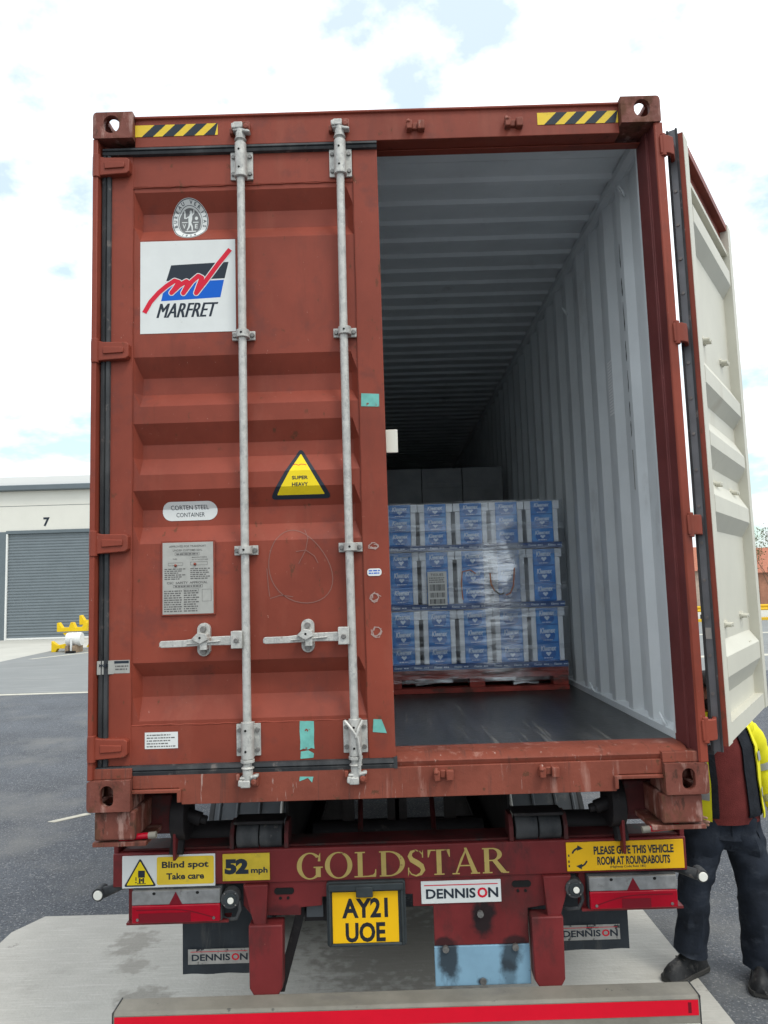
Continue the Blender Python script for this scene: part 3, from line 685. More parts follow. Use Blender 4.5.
# weld seams, gasket
m = MB()
for z in (3.980, 1.718):
    m.tube([(-1.057 + i * 0.0316, 0.0505 + random.uniform(-.001, .001), z + random.uniform(-.0025, .0025)) for i in range(31)], 0.004, RED, 6)
for x in (-1.057, -0.108): m.tube([(x + random.uniform(-.0015, .0015), 0.0475, 1.57 + i * 0.0637) for i in range(41)], 0.004, RED, 6)
m.build('weld_seam', door)
m = MB()
def gasket_bar(m, a, b, horizontal):
    if horizontal:
        x0, x1, z0, z1 = a[0], b[0], a[1], b[1]; zc = (z0 + z1) / 2
        m.prism([(0.05, z0), (0.030, z0 + 0.003), (0.026, zc - 0.004), (0.034, zc), (0.026, zc + 0.004), (0.030, z1 - 0.003), (0.05, z1)], 'yz', x0, x1, RUBBER)
    else:
        x0, x1, z0, z1 = a[0], b[0], a[1], b[1]; xc = (x0 + x1) / 2
        m.prism([(x0, 0.052), (x0 + 0.004, 0.034), (xc - 0.005, 0.030), (xc, 0.040), (xc + 0.005, 0.030), (x1 - 0.004, 0.034), (x1, 0.052)], 'xy', z0, z1, RUBBER)
gasket_bar(m, (-1.186, 1.567), (-1.142, 4.118), False)
gasket_bar(m, (-1.19, 1.526), (-0.012, 1.567), True); gasket_bar(m, (-1.18, 4.116), (-0.004, 4.152), True)
m.box(-0.0125, 0.002, 0.028, 0.06, 1.528, 1.57, RUBBER)
m.build('gasket', door)
# hinges
def hinge(zc, parent):
    m = MB(); h = 0.043
    m.prism([(-1.218, zc + h), (-1.19, zc + h), (-1.165, zc + h - 0.006), (-1.072, zc + 0.034), (-1.060, zc + 0.026), (-1.060, zc - 0.026), (-1.072, zc - 0.036), (-1.165, zc - h + 0.002), (-1.19, zc - h), (-1.218, zc - h)], 'xz', 0.012, 0.046, RED)
    m.prism([(-1.165, zc + 0.016), (-1.08, zc + 0.012), (-1.08, zc - 0.012), (-1.165, zc - 0.016)], 'xz', 0.006, 0.013, RED)
    m.cyl((-1.200, 0.016, zc - 0.052), (-1.200, 0.016, zc + 0.052), 0.016, RED, n=14)
    m.cyl((-1.200, 0.016, zc - 0.062), (-1.200, 0.016, zc + 0.062), 0.008, REDW, n=10)
    m.build('hinge', parent, bevel=0.003)
for z in (4.062, 3.252, 2.450, 1.640): hinge(z, door)
# lock rods
def lock_rod(x, wob):
    m = MB(); m.tube([(x + 0.0, 0.012, 1.50), (x + wob, 0.012, 2.4), (x + wob, 0.012, 3.3), (x, 0.012, 4.20)], 0.0168, GALV, 16); m.build('lock_rod', door)
    for zt, z0, z1, s0, s1 in ((1, 3.994, 4.118, 3.988, 4.142), (0, 1.592, 1.716, 1.586, 1.727)):
        m = MB(); m.box(x - 0.048, x + 0.048, 0.036, 0.046, z0, z1, GALV)
        m.cyl((x, 0.012, s0), (x, 0.012, s1 if zt else s1), 0.0245, GALV, n=18); m.box(x - 0.0245, x + 0.0245, 0.012, 0.04, s0 + 0.003, s1 - 0.03 if zt else s1 - 0.003, GALV)
        zr = s0 + 0.008 if zt else s0 - 0.008
        m.cyl((x, 0.012, zr - 0.006), (x, 0.012, zr + 0.006), 0.0275, GALV, n=18)
        for dx in (-0.036, 0.036):
            for dz in (0.022, -0.022):
                zc = (z0 + z1) / 2 + dz * 1.75; m.cyl((x + dx, 0.028, zc), (x + dx, 0.037, zc), 0.0095, BOLT, n=6)
        for dz in (0.04, -0.04):
            m.cyl((x - 0.004, -0.0135, (s0 + s1) / 2 + dz), (x - 0.004, -0.0110, (s0 + s1) / 2 + dz), 0.005, HOLE, n=10)
        m.build('rod_bracket', door, bevel=0.002)
    for zc in (3.304, 2.405):
        m = MB(); m.box(x - 0.048, x + 0.048, 0.034, 0.046, zc - 0.019, zc + 0.019, GALV)
        m.prism([(x + (0.027 if i < 9 else 0.0) * math.cos(math.pi * i / 8), 0.012 - 0.027 * math.sin(math.pi * i / 8)) for i in range(9)] + [(x - 0.027, 0.040), (x + 0.027, 0.040)], 'xy', zc - 0.016, zc + 0.016, GALV)
        for dx in (-0.037, 0.037): m.cyl((x + dx, 0.024, zc), (x + dx, 0.035, zc), 0.010, BOLT, n=6)
        m.cyl((x - 0.002, -0.0165, zc), (x - 0.002, -0.014, zc), 0.005, HOLE, n=8)
        m.build('rod_guide', door, bevel=0.002)
    for zc, s in ((4.196, 1), (1.513, -1)):
        m = MB()
        m.cyl((x, 0.012, zc - 0.045 * s), (x, 0.012, zc + 0.01 * s), 0.0205, GALV, n=16)
        m.cyl((x, 0.012, zc - 0.042 * s), (x, 0.012, zc - 0.034 * s), 0.0255, GALV, n=16)
        m.box(x - 0.030, x + 0.034, -0.006, 0.030, zc - 0.004, zc + 0.006, GALV); m.box(x - 0.026, x + 0.012, -0.010, 0.026, zc + 0.006 * s, zc + 0.034 * s, GALV)
        m.prism([(x - 0.034, zc + 0.004 * s), (x - 0.018, zc + 0.004 * s), (x - 0.022, zc + 0.030 * s), (x - 0.036, zc + 0.026 * s)], 'xz', -0.012, 0.02, GALV)
        m.prism([(x + 0.012, zc - 0.012 * s), (x + 0.042, zc - 0.016 * s), (x + 0.044, zc - 0.006 * s), (x + 0.012, zc)], 'xz', -0.012, 0.02, GALV)
        m.build('cam_end', door, bevel=0.004)
        m = MB(); m.box(x + 0.010, x + 0.042, 0.002, 0.044, zc - 0.002 if s > 0 else zc - 0.030, zc + 0.040 if s > 0 else zc + 0.014, REDS)
        m.box(x - 0.046, x - 0.030, 0.006, 0.044, zc - 0.010, zc + 0.016, REDS); m.box(x - 0.040, x + 0.036, 0.0335, 0.043, zc - 0.006, zc + 0.012, REDS); m.cyl((x + 0.026, -0.012, zc + 0.012 * s), (x + 0.026, 0.01, zc + 0.012 * s), 0.012, REDS, n=10)
        m.build('cam_keeper', hd if s > 0 else sl, bevel=0.004)
lock_rod(-0.5850, -0.001); lock_rod(-0.1610, -0.004)
# handles
def handle(xr, xt, z):
    m = MB()
    m.box(xr - 0.056, xr - 0.012, -0.018, 0.034, z - 0.032, z + 0.036, GALV)
    m.cyl((xr - 0.034, -0.026, z), (xr - 0.034, -0.016, z), 0.010, BOLT, n=10)
    zl = z - 0.008
    m.prism([(xr - 0.05, z + 0.018), (xr - 0.16, z + 0.016), (xt + 0.10, zl + 0.014), (xt + 0.006, zl + 0.013), (xt, zl + 0.005), (xt, zl - 0.009), (xt + 0.01, zl - 0.014), (xt + 0.10, zl - 0.013), (xr - 0.16, z - 0.017), (xr - 0.05, z - 0.019)], 'xz', -0.004, 0.008, GALV)
    m.prism([(xr - 0.10, z + 0.002), (xt + 0.11, zl + 0.001), (xt + 0.11, zl - 0.004), (xr - 0.10, z - 0.004)], 'xz', -0.011, -0.003, GALV)
    m.build('door_handle', door, bevel=0.003)
    xc = (xt + xr) / 2 - 0.003; m = MB(); p = stadium(0.026, 0.066, 8)
    m.prism([(xc + a, z + 0.004 + b_) for a, b_ in p], 'xz', 0.030, 0.053, GALV)
    m.prism([(xc - 0.038, z + 0.010), (xc - 0.012, z + 0.034), (xc + 0.022, z + 0.026), (xc + 0.026, z + 0.006), (xc - 0.004, z - 0.010)], 'xz', -0.020, 0.030, GALV)
    m.box(xc - 0.006, xc + 0.022, -0.012, 0.032, z - 0.034, z - 0.006, GALV)
    for dz in (0.046, -0.044): m.cyl((xc, 0.016, z + dz), (xc, 0.031, z + dz), 0.012, BOLT, n=10)
    m.cyl((xc - 0.004, -0.0215, z + 0.014), (xc - 0.004, -0.019, z + 0.014), 0.005, HOLE, n=8)
    m.build('handle_retainer', door, bevel=0.003)
handle(-0.5850, -0.928, 2.048); handle(-0.1610, -0.516, 2.051)
# chain hung round the lower end of the second rod
m = MB(); m.tube([(-0.20, 0.0, 1.722), (-0.178, -0.018, 1.700), (-0.15, -0.018, 1.66), (-0.140, -0.016, 1.58), (-0.146, -0.016, 1.545)], 0.006, GALV, 6)
m.tube([(-0.13, 0.0, 1.722), (-0.145, -0.018, 1.695), (-0.156, -0.019, 1.66)], 0.006, GALV, 6); m.build('seal_wire', door)

# ---- company decal
def lg(u, v): return (-1.026 + (u - 65) / 565 * 0.406, 3.331 + (925 - v) / 555 * 0.405)
it = [rect(-1.024, -0.620, 3.331, 3.736, WHITE, 0)]
it.append(poly([lg(250, 518), lg(590, 507), lg(566, 606), lg(221, 613)], NAVY, 1)); it.append(poly([lg(217, 621), lg(562, 615), lg(540, 719), lg(190, 733)], BLUE, 1))
zig = [lg(*p) for p in ((92, 800), (128, 736), (176, 682), (222, 644), (270, 612), (296, 622), (268, 664), (252, 684), (300, 640), (340, 618), (352, 628), (330, 672), (322, 688), (372, 620), (410, 588), (432, 600), (412, 650), (398, 690), (452, 622), (528, 520), (600, 432))]
it += stroke(zig, 0.027, WHITE, 2); it += stroke(zig, 0.020, PRED, 4.6)
c = lg(345, 790); 
for q in range(3): it.append(text('MARFRET', c[0] + 0.0022 * q - 0.0022, c[1], 0.062, 0.258, NAVY, 1 + 0.4 * q, 0.0, 0.42))
decal('company_decal', it, door, door_surf, BR, step=0.0002)
# ---- oval emblem
cx, cz = -0.822, 3.843; SIL = M('silver_grey_print', (0.16, 0.16, 0.16), 0.5)
it = [ell(cx, cz, 0.079, 0.092, WHITE, 0), ring(cx, cz, 0.077, 0.090, 0.003, NAVY, 1), ell(cx, cz - 0.004, 0.047, 0.060, SIL, 1), ring(cx, cz, 0.053, 0.066, 0.002, NAVY, 1)]
it += arc_text('BUREAU VERITAS', cx, cz, 0.064, 0.077, 205, -25, 0.014, NAVY, 1); it += arc_text('1828', cx, cz, 0.064, 0.077, 238, 302, 0.012, NAVY, 1, True)
it += [ribbon([(cx + 0.004, cz + 0.034), (cx, cz + 0.012), (cx - 0.002, cz - 0.008)], [0.011, 0.017, 0.012], WHITE, 2), ell(cx + 0.004, cz + 0.040, 0.006, 0.007, WHITE, 2.4, 12),
       ribbon([(cx - 0.002, cz - 0.006), (cx - 0.006, cz - 0.026), (cx - 0.014, cz - 0.040)], [0.009, 0.007, 0.005], WHITE, 2.5), ribbon([(cx, cz - 0.006), (cx + 0.008, cz - 0.024), (cx + 0.009, cz - 0.042)], [0.009, 0.007, 0.005], WHITE, 2.6),
       ribbon([(cx + 0.006, cz + 0.026), (cx + 0.016, cz + 0.038), (cx + 0.018, cz + 0.050)], [0.006, 0.005, 0.004], WHITE, 2.7), ribbon([(cx - 0.004, cz + 0.022), (cx - 0.018, cz + 0.014), (cx - 0.026, cz + 0.022)], [0.006, 0.005, 0.004], WHITE, 2.8),
       rect(cx - 0.036, cx - 0.012, cz - 0.006, cz - 0.002, WHITE, 2), rect(cx + 0.012, cx + 0.036, cz - 0.006, cz - 0.002, WHITE, 2), rect(cx - 0.026, cx - 0.020, cz + 0.012, cz + 0.046, WHITE, 3), ell(cx + 0.027, cz + 0.014, 0.007, 0.008, WHITE, 2, 12),
       rect(cx - 0.020, cx + 0.026, cz - 0.050, cz - 0.045, WHITE, 2), text('V', cx - 0.026, cz - 0.022, 0.020, 0.014, WHITE, 2, 0.02), text('E', cx + 0.026, cz - 0.022, 0.020, 0.012, WHITE, 2, 0.02)]
decal('oval_emblem', it, door, door_surf, BR)
# ---- warning triangle
def tri(cx, zt, zb, hw, r):
    P = [(cx, zt), (cx - hw, zb), (cx + hw, zb)]; out_ = []
    for i in range(3):
        a, p, b_ = Vector(P[i - 1]), Vector(P[i]), Vector(P[(i + 1) % 3]); u, v = (a - p).normalized(), (b_ - p).normalized(); d = r / math.tan(u.angle(v) / 2)
        q0, q1 = p + u * d, p + v * d
        for k in range(6): t = k / 5; out_.append(tuple(q0 * (1 - t) ** 2 + p * 2 * t * (1 - t) + q1 * t * t))
    return out_
YTR = M('warning_yellow', (0.80, 0.60, 0.015), 0.42, var=0.06, vs=12, layers=[((0.55, 0.33, 0.03), 40, 0.66, 0.05)])
it = [poly(tri(-0.362, 2.835, 2.614, 0.130, 0.016), NAVY, 0), poly(tri(-0.362, 2.808, 2.631, 0.099, 0.003), YTR, 1), text('SUPER', -0.363, 2.700, 0.015, 0.066, NAVY, 2, 0.03), text('HEAVY', -0.363, 2.672, 0.016, 0.066, NAVY, 2, 0.03)]
it += [ribbon([(-0.392 + i * 0.011, 2.757 + 0.003 * math.sin(i * 2.3)) for i in range(6)], 0.003, PRED, 2)]
decal('warning_triangle', it, door, door_surf, BR)
# ---- steel note, data plate, small labels
decal('steel_note', [rrect(-0.942, -0.714, 2.540, 2.618, 0.038, WHITE, 0, 10), text('CORTEN STEEL', -0.828, 2.594, 0.018, 0.158, NAVY, 1), text('CONTAINER', -0.826, 2.564, 0.018, 0.118, NAVY, 1)], door, door_surf, BR)
m = MB(); m.box(-0.934, -0.714, 0.044, 0.0505, 2.150, 2.454, RED); dp = m.build('plate_backing', door, bevel=0.002)
it = [rect(-0.928, -0.722, 2.156, 2.446, PLATE, 0)]
for s_, x, z, w in (('APPROVED FOR TRANSPORT', -0.826, 2.430, 0.15), ('UNDER CUSTOMS SEAL', -0.826, 2.414, 0.12), ("MANUFACTURER'S", -0.778, 2.384, 0.06), ('NO. OF THE CONTAINER', -0.775, 2.375, 0.066), ('TYPE', -0.878, 2.378, 0.018)):
    it.append(text(s_, x, z, None, w, PLTXT, 1, 0.01))
it.append(text('CSC  SAFETY  APPROVAL', -0.828, 2.282, 0.0095, 0.165, PLTXT, 1, 0.02))
def frame(x0, x1, z0, z1): return [rect(x0, x1, z0, z0 + .0012, PLTXT, 1), rect(x0, x1, z1 - .0012, z1, PLTXT, 1), rect(x0, x0 + .0012, z0 + .0012, z1 - .0012, PLTXT, 1), rect(x1 - .0012, x1, z0 + .0012, z1 - .0012, PLTXT, 1)]
for f in ((-0.878, -0.778, 2.392, 2.405), (-0.905, -0.845, 2.352, 2.364), (-0.815, -0.745, 2.352, 2.366), (-0.885, -0.765, 2.262, 2.273), (-0.842, -0.782, 2.246, 2.257), (-0.768, -0.730, 2.205, 2.254)): it += frame(*f)
k = 0
for z in (2.338, 2.330, 2.322, 2.314, 2.306, 2.298):
    it += dashes(-0.920, -0.835 - 0.012 * (k % 3), z, 0.0042, PLTXT, 1, k); it += dashes(-0.815, -0.735 - 0.01 * (k % 2), z, 0.0042, PLTXT, 1, k + 50); k += 1
for z in (2.249, 2.240, 2.231, 2.222, 2.213, 2.204, 2.195, 2.186, 2.177, 2.168):
    it += dashes(-0.922, -0.850, z, 0.0048, PLTXT, 1, k); it += dashes(-0.842, -0.790 + 0.01 * (k % 2), z, 0.0048, PLTXT, 1, k + 90); k += 1
it += dashes(-0.872, -0.784, 2.3985, 0.0055, PLTXT, 1, 401); it += dashes(-0.878, -0.772, 2.2675, 0.005, PLTXT, 1, 402)
decal('data_plate', it, door, plane_y(0.044), off=0.0008)
m = MB()
for x, z in ((-0.875, 2.352), (-0.796, 2.356)): m.ball((x, 0.040, z), 0.006, RED, 8)
m.build('rivet', door)
it = [rect(-1.000, -0.868, 1.628, 1.692, WHITE, 0)]
for i, z in enumerate((1.681, 1.670, 1.659, 1.648, 1.637)): it += dashes(-0.992, -0.878 - (0.02, 0.0, 0.015, 0.024, 0.0)[i], z, 0.0042, PLTXT, 1, 300 + i)
decal('white_notice', it, door, plane_y(0.0475))
it = [rect(-1.186, -1.125, 1.926, 1.980, PLATE, 0), rect(-1.125, -1.060, 1.928, 1.980, PLATE, 0), rect(-1.122, -1.064, 1.967, 1.977, NAVY, 1)]
for i, z in enumerate((1.956, 1.944)): it += dashes(-1.118, -1.066, z, 0.006, PLTXT, 1, 320 + i)
it.append(text('MOST', -1.155, 1.962, 0.011, 0.044, NAVY, 1, 0.05))
decal('foil_label', it, door, lambda u, v: ((u, 0.0285 if u < -1.145 else 0.044, v), (0, -1, 0)), off=0.001)
for q in ([(-0.102, 2.990), (-0.027, 2.986), (-0.026, 3.040), (-0.100, 3.045)], ):
    decal('tape_patch', [poly(q, TEAL)], door, plane_y(0.044))
decal('tape_patch', [poly([(-0.383, 1.606), (-0.370, 1.611), (-0.352, 1.607), (-0.338, 1.613), (-0.326, 1.609), (-0.327, 1.64), (-0.3255, 1.68), (-0.326, 1.7165), (-0.350, 1.718), (-0.382, 1.719), (-0.3835, 1.68), (-0.381, 1.64)], TEAL)], door, plane_y(0.0475))
decal('tape_patch', [poly([(-0.382, 1.572), (-0.330, 1.575), (-0.328, 1.592), (-0.35, 1.604), (-0.380, 1.600)], TEAL)], door, plane_y(0.0475))
decal('tape_patch', [poly([(-0.386, 1.490), (-0.352, 1.502), (-0.336, 1.484), (-0.330, 1.506), (-0.384, 1.508)], TEAL)], sl, plane_y(0.030))
decal('tape_patch', [poly([(-0.092, 1.668), (-0.036, 1.662), (-0.046, 1.690), (-0.056, 1.716), (-0.088, 1.718)], TEAL)], door, plane_y(0.044))
# chalked loop and scuffs
ch = []
pp = [(-0.372 + 0.125 * math.cos(a) * (1 - 0.18 * math.sin(a)) + 0.03 * math.sin(a) * -1, 2.335 + 0.150 * math.sin(a)) for a in [i * math.pi / 18 for i in range(37)]]
ch.append(ribbon(pp, 0.0035, CHALK)); ch.append(ribbon([(-0.35, 2.485), (-0.335, 2.45), (-0.345, 2.40), (-0.375, 2.345)], 0.003, CHALK, 1)); ch.append(ribbon([(-0.385, 2.395), (-0.345, 2.40), (-0.31, 2.375), (-0.295, 2.345)], 0.003, CHALK, 2))
ch.append(ribbon([(-0.505, 2.33), (-0.50, 2.26), (-0.495, 2.215)], 0.003, CHALK)); ch.append(ribbon([(-0.495, 2.207), (-0.45, 2.22), (-0.40, 2.212)], 0.003, CHALK))
decal('chalk_mark', ch, door, door_surf, BR)
rr = random.Random(11); sc = []
for cx, cz, w, h in ((-0.068, 2.408, .05, .03), (-0.066, 2.30, .05, .03), (-0.066, 2.20, .05, .05), (-0.066, 2.06, .055, .05)):
    for k in range(5):
        a = rr.uniform(0, 6.28); p = [(cx + w * .5 * math.cos(a + q * .9) * rr.uniform(.4, 1), cz + h * .5 * math.sin(a + q * .9) * rr.uniform(.4, 1)) for q in range(5)]
        sc.append(ribbon(p, 0.0032, SCUFF, k))
sc.append(rrect(-0.096, -0.038, 2.286, 2.316, 0.012, WHITE, 6)); sc += dashes(-0.09, -0.045, 2.307, 0.005, BLUE, 7, 9) + dashes(-0.09, -0.045, 2.297, 0.005, BLUE, 7, 10)
decal('paint_scuff', sc, door, plane_y(0.044), step=0.0002)
m = MB(); m.box(-0.004, 0.046, 0.072, 0.080, 2.796, 2.894, M('cream_card', (0.66, 0.63, 0.55), 0.6)); m.build('card_tag', door, bevel=0.002)

# ---- the open door, swung past ninety degrees
TH = math.radians(56.0); d = Vector((math.cos(TH), math.sin(TH), 0)); nrm = Vector((math.sin(TH), -math.cos(TH), 0)); N0 = Vector((1.322, 0.052, 0))
def od(u, v, z): p = N0 + d * u + nrm * v; return (p.x, p.y, z)         # u along the door, v out of its inner face
def obox(m, u0, u1, v0, v1, z0, z1, mt):
    v = [m.bm.verts.new(od(*p)) for p in ((u0, v0, z0), (u1, v0, z0), (u1, v1, z0), (u0, v1, z0), (u0, v0, z1), (u1, v0, z1), (u1, v1, z1), (u0, v1, z1))]
    for q in ((0, 1, 2, 3), (4, 7, 6, 5), (0, 4, 5, 1), (1, 5, 6, 2), (2, 6, 7, 3), (3, 7, 4, 0)): m.bm.faces.new([v[i] for i in q]).material_index = m.mi(mt)
m = MB(); WD = 1.135
for v0, mt in ((-0.0, CREAM), (-0.004, RED)):
    cols = [(0.088, 0), (0.094, 0), (0.12, 1), (WD - 0.12, 1), (WD - 0.094, 0), (WD - 0.088, 0)]
    G_ = [[m.bm.verts.new(od(u, v0 - 0.047 + ((y - YO) if k else 0), z)) for u, k in cols] for z, y in [(4.15, YO)] + PROF[1:]]
    for r0, r1 in zip(G_, G_[1:]):
        for i in range(5): m.bm.faces.new((r0[i], r0[i + 1], r1[i + 1], r1[i])).material_index = m.mi(mt)
obox(m, 0.004, 0.088, -0.056, 0.0, 1.567, 4.160, CREAM); obox(m, WD - 0.088, WD, -0.056, 0.0, 1.567, 4.160, CREAM)
obox(m, 0.0, 0.004, -0.056, -0.002, 1.567, 4.160, RED)
obox(m, 0.088, WD - 0.088, -0.056, -0.006, 1.567, 1.64, CREAM); obox(m, 0.088, WD - 0.088, -0.056, -0.04, 4.005, 4.160, RED)
obox(m, 0.088, WD - 0.088, -0.056, -0.006, 4.125, 4.160, RED); obox(m, 0.088, WD - 0.088, -0.045, -0.012, 3.985, 4.005, CREAM)
dr2 = m.build('door', con, smooth=False); dr2['label'] = 'open right door swung round, cream inner face, black gasket along its hinge edge'
m = MB()
for u0, u1, v0, v1, mt in ((-0.014, -0.001, -0.066, -0.058, RUBBER), (-0.014, -0.001, -0.029, -0.021, RUBBER), (-0.006, -0.001, -0.057, -0.030, M('gasket_grey_strip', (0.18, 0.19, 0.20), 0.4, metal=0.4, var=0.15, vs=10))):
    obox(m, u0, u1, v0, v1, 1.545, 4.180, mt)
for k in range(17):
    z = 1.62 + k * 0.152; p = od(-0.005, -0.044, z); q = od(-0.011, -0.044, z); m.cyl(p, q, 0.007, BOLT, n=8)
obox(m, 0.0, WD, -0.080, -0.058, 1.530, 1.566, RUBBER); obox(m, 0.0, WD, -0.075, -0.058, 4.155, 4.178, RUBBER)
m.build('gasket', dr2)
m = MB(); obox(m, -0.0095, -0.0065, -0.055, -0.032, 1.99, 2.035, PLATE); m.build('foil_label', dr2)
for u, z in ((0.36, 2.66), (0.80, 2.66), (0.80, 2.05), (0.80, 1.92), (0.36, 2.03), (0.36, 1.88), (0.33, 1.60), (0.75, 1.60), (0.36, 3.33), (0.80, 3.33)):
    m = MB(); obox(m, u - 0.03, u + 0.03, -0.049, -0.043, z - 0.012, z + 0.012, CREAM)
    for du in (-0.022, 0.022):
        m.cyl(od(u + du, -0.05, z), od(u + du, -0.012, z - 0.004), 0.010, CREAM, n=10); m.cyl(od(u + du, -0.049, z), od(u + du, -0.038, z), 0.017, CREAM, n=6)
    m.build('bolt', dr2)
for z in (4.075, 3.252, 2.452, 1.642):       # hinge straps between post and open door
    m = MB(); h = 0.040
    a0 = Vector((1.200, 0.004, 0)); a1 = Vector((1.262, 0.040, 0))
    m.prism([(1.200, -0.001), (1.236, -0.001), (1.262, 0.014), (1.285, 0.062), (1.296, 0.110), (1.284, 0.112), (1.268, 0.062), (1.250, 0.028), (1.200, 0.022)], 'xy', z - h, z + h, RED)
    m.cyl((1.216, 0.010, z - 0.050), (1.216, 0.010, z + 0.050), 0.013, RED, n=14)
    m.build('hinge', con, bevel=0.003)
# outer side of the open door: two lock rods
for u in (0.56, 0.99):
    m = MB(); m.cyl(od(u, -0.12, 1.49), od(u, -0.12, 4.22), 0.017, GALV); 
    for z in (1.65, 2.40, 3.31, 4.06): obox(m, u - 0.048, u + 0.048, -0.145, -0.056, z - 0.03, z + 0.03, GALV)
    m.build('lock_rod', dr2)

# ================================================================== THE LOAD
PRED_W = M('red_painted_timber', (0.25, 0.042, 0.032), 0.7, var=0.35, vs=9, layers=[((0.09, 0.035, 0.028), 12, 0.52, 0.12, (0.5, 1, 2)), ((0.36, 0.22, 0.17), 40, 0.68, 0.04)])
def pallet(x0, x1, y0, y1, z, label):
    t = thing('wooden_pallet', label, 'pallet', ((x0 + x1) / 2, (y0 + y1) / 2, z)); L = x1 - x0
    m = MB()
    for k in range(7):
        a = y0 + k * (y1 - y0 - 0.10) / 6; m.box(x0, x1, a, a + 0.10, z + 0.122, z + 0.144, PRED_W)
    for a in (y0 + 0.0, (y0 + y1) / 2 - 0.05, y1 - 0.10): pass
    m.box(x0, x1, y0, y0 + 0.022, z + 0.088, z + 0.1205, PRED_W); m.build('deck', t)
    for bx in (x0, (x0 + x1) / 2 - 0.05, x1 - 0.10):
        for by in (y0 + 0.004, (y0 + y1) / 2 - 0.05, y1 - 0.10):
            m = MB(); m.box(bx + 0.002, bx + 0.098, by, by + 0.10, z + 0.032, z + (0.087 if by < y0 + 0.1 else 0.1205), PRED_W); m.build('block', t, bevel=0.003)
    m = MB()
    for by in (y0, (y0 + y1) / 2 - 0.05, y1 - 0.10): m.box(x0, x1, by, by + 0.10, z + 0.002, z + 0.0315, PRED_W)
    m.build('runner', t)
    return t
PX0, PX1, PY0 = -0.040, 1.105, 1.76
pallet(PX0, PX1, PY0, PY0 + 1.0, 1.571, 'red painted timber pallet under the wrapped tissue load')
KB = M('tissue_pack_blue', (0.045, 0.225, 0.60), 0.35, var=0.2, vs=9, layers=[((0.13, 0.40, 0.75), 6, 0.50, 0.2)])
KD = M('tissue_tray_navy', (0.026, 0.075, 0.22), 0.4)
KW = M('tissue_pack_white', (0.74, 0.77, 0.80), 0.4, var=0.06, vs=10)
KT = M('tissue_print_white', (0.62, 0.72, 0.84), 0.4)
KDK = M('tissue_print_navy', (0.026, 0.14, 0.44), 0.4)
TIER = [(1.715, 0.372), (2.088, 0.372), (2.461, 0.305)]; CWD = (PX1 - PX0 - 0.01) / 5
tname = ('bottom', 'middle', 'top'); cname = ('first', 'second', 'third', 'fourth', 'fifth')
for ti, (z0, h) in enumerate(TIER):
    t = MB(); t.box(PX0 + 0.002, PX1 - 0.002, PY0 - 0.010, PY0 + 0.98, z0 + 0.001, z0 + 0.036, KD)
    tr = t.build('cardboard_tray'); tag(tr, 'navy printed cardboard tray under the %s tier of tissue packs' % tname[ti], 'tray', 'trays between the tissue tiers')
    it = []
    for k in range(9): it.append(text('Kleenex', PX0 + 0.08 + k * 0.125, z0 + 0.019, 0.014, 0.05, KT, 0, 0.01, 0.2)); it += dashes(PX0 + 0.115 + k * 0.125, PX0 + 0.145 + k * 0.125, z0 + 0.018, 0.006, KT, 0, k)
    decal('lettering', it, tr, plane_y(PY0 - 0.010), off=0.001)
    proto = None
    zb, hh = z0 + 0.0365, h - 0.0395
    for c in range(5):
        xc = PX0 + 0.005 + (c + 0.5) * CWD
        lab = 'blue and white tissue pack in the %s tier, %s column from the closed door' % (tname[ti], cname[c])
        if proto is None:
            p = thing('tissue_pack', lab, 'carton', (xc, PY0 + 0.4, zb), 'tissue packs on the pallet')
            m = MB(); m.box(xc - 0.1005, xc + 0.1005, PY0 + 0.012, PY0 + 0.95, zb, zb + hh, KW); m.build('wrapper', p)
            m = MB(); pw = 0.069; m.box(xc - pw, xc + pw, PY0 + 0.002, PY0 + 0.0115, zb + 0.002, zb + hh - 0.002, KB); pn = m.build('printed_panel', p)
            it = []; rows = 3; rh = hh / rows
            for q in range(rows):
                zc = zb + (q + 0.5) * rh
                it.append(rect(xc - pw + 0.001, xc + pw - 0.001, zc - rh * 0.5, zc - rh * 0.42, KDK, 0)); it.append(ell(xc, zc - rh * 0.10, 0.046, rh * 0.34, KDK, 0, 24))
                it.append(text('Kleenex', xc, zc + rh * 0.20, rh * 0.30, 0.098, KT, 1, 0.03, 0.25, 0.03))
                it.append(poly([(xc - 0.018, zc - rh * .06), (xc - 0.010, zc + rh * 0.02), (xc, zc - rh * .03), (xc + 0.010, zc + rh * .02), (xc + 0.018, zc - rh * .06), (xc, zc - rh * .24)], KT, 1))
                it += dashes(xc - 0.03, xc + 0.03, zc - rh * 0.33, 0.005, KT, 1, q)
            decal('print', it, pn, plane_y(PY0 + 0.002), off=0.0008)
            for s in (-1, 1):
                m = MB(); a, b_ = sorted((xc + s * 0.0705, xc + s * 0.1000)); m.box(a, b_, PY0 + 0.001, PY0 + 0.0115, zb + 0.002, zb + hh - 0.055, KW)
                m.box(a - (0.0 if s > 0 else 0.011), b_ + (0.011 if s > 0 else 0.0), PY0 - 0.004, PY0 + 0.0115, zb + hh - 0.054, zb + hh - 0.002, KW); m.build('side_flap', p, bevel=0.002)
            proto = p
        else:
            p = copy_tree(proto, (xc, PY0 + 0.4 + random.uniform(-.004, .004), zb)); p['label'] = lab

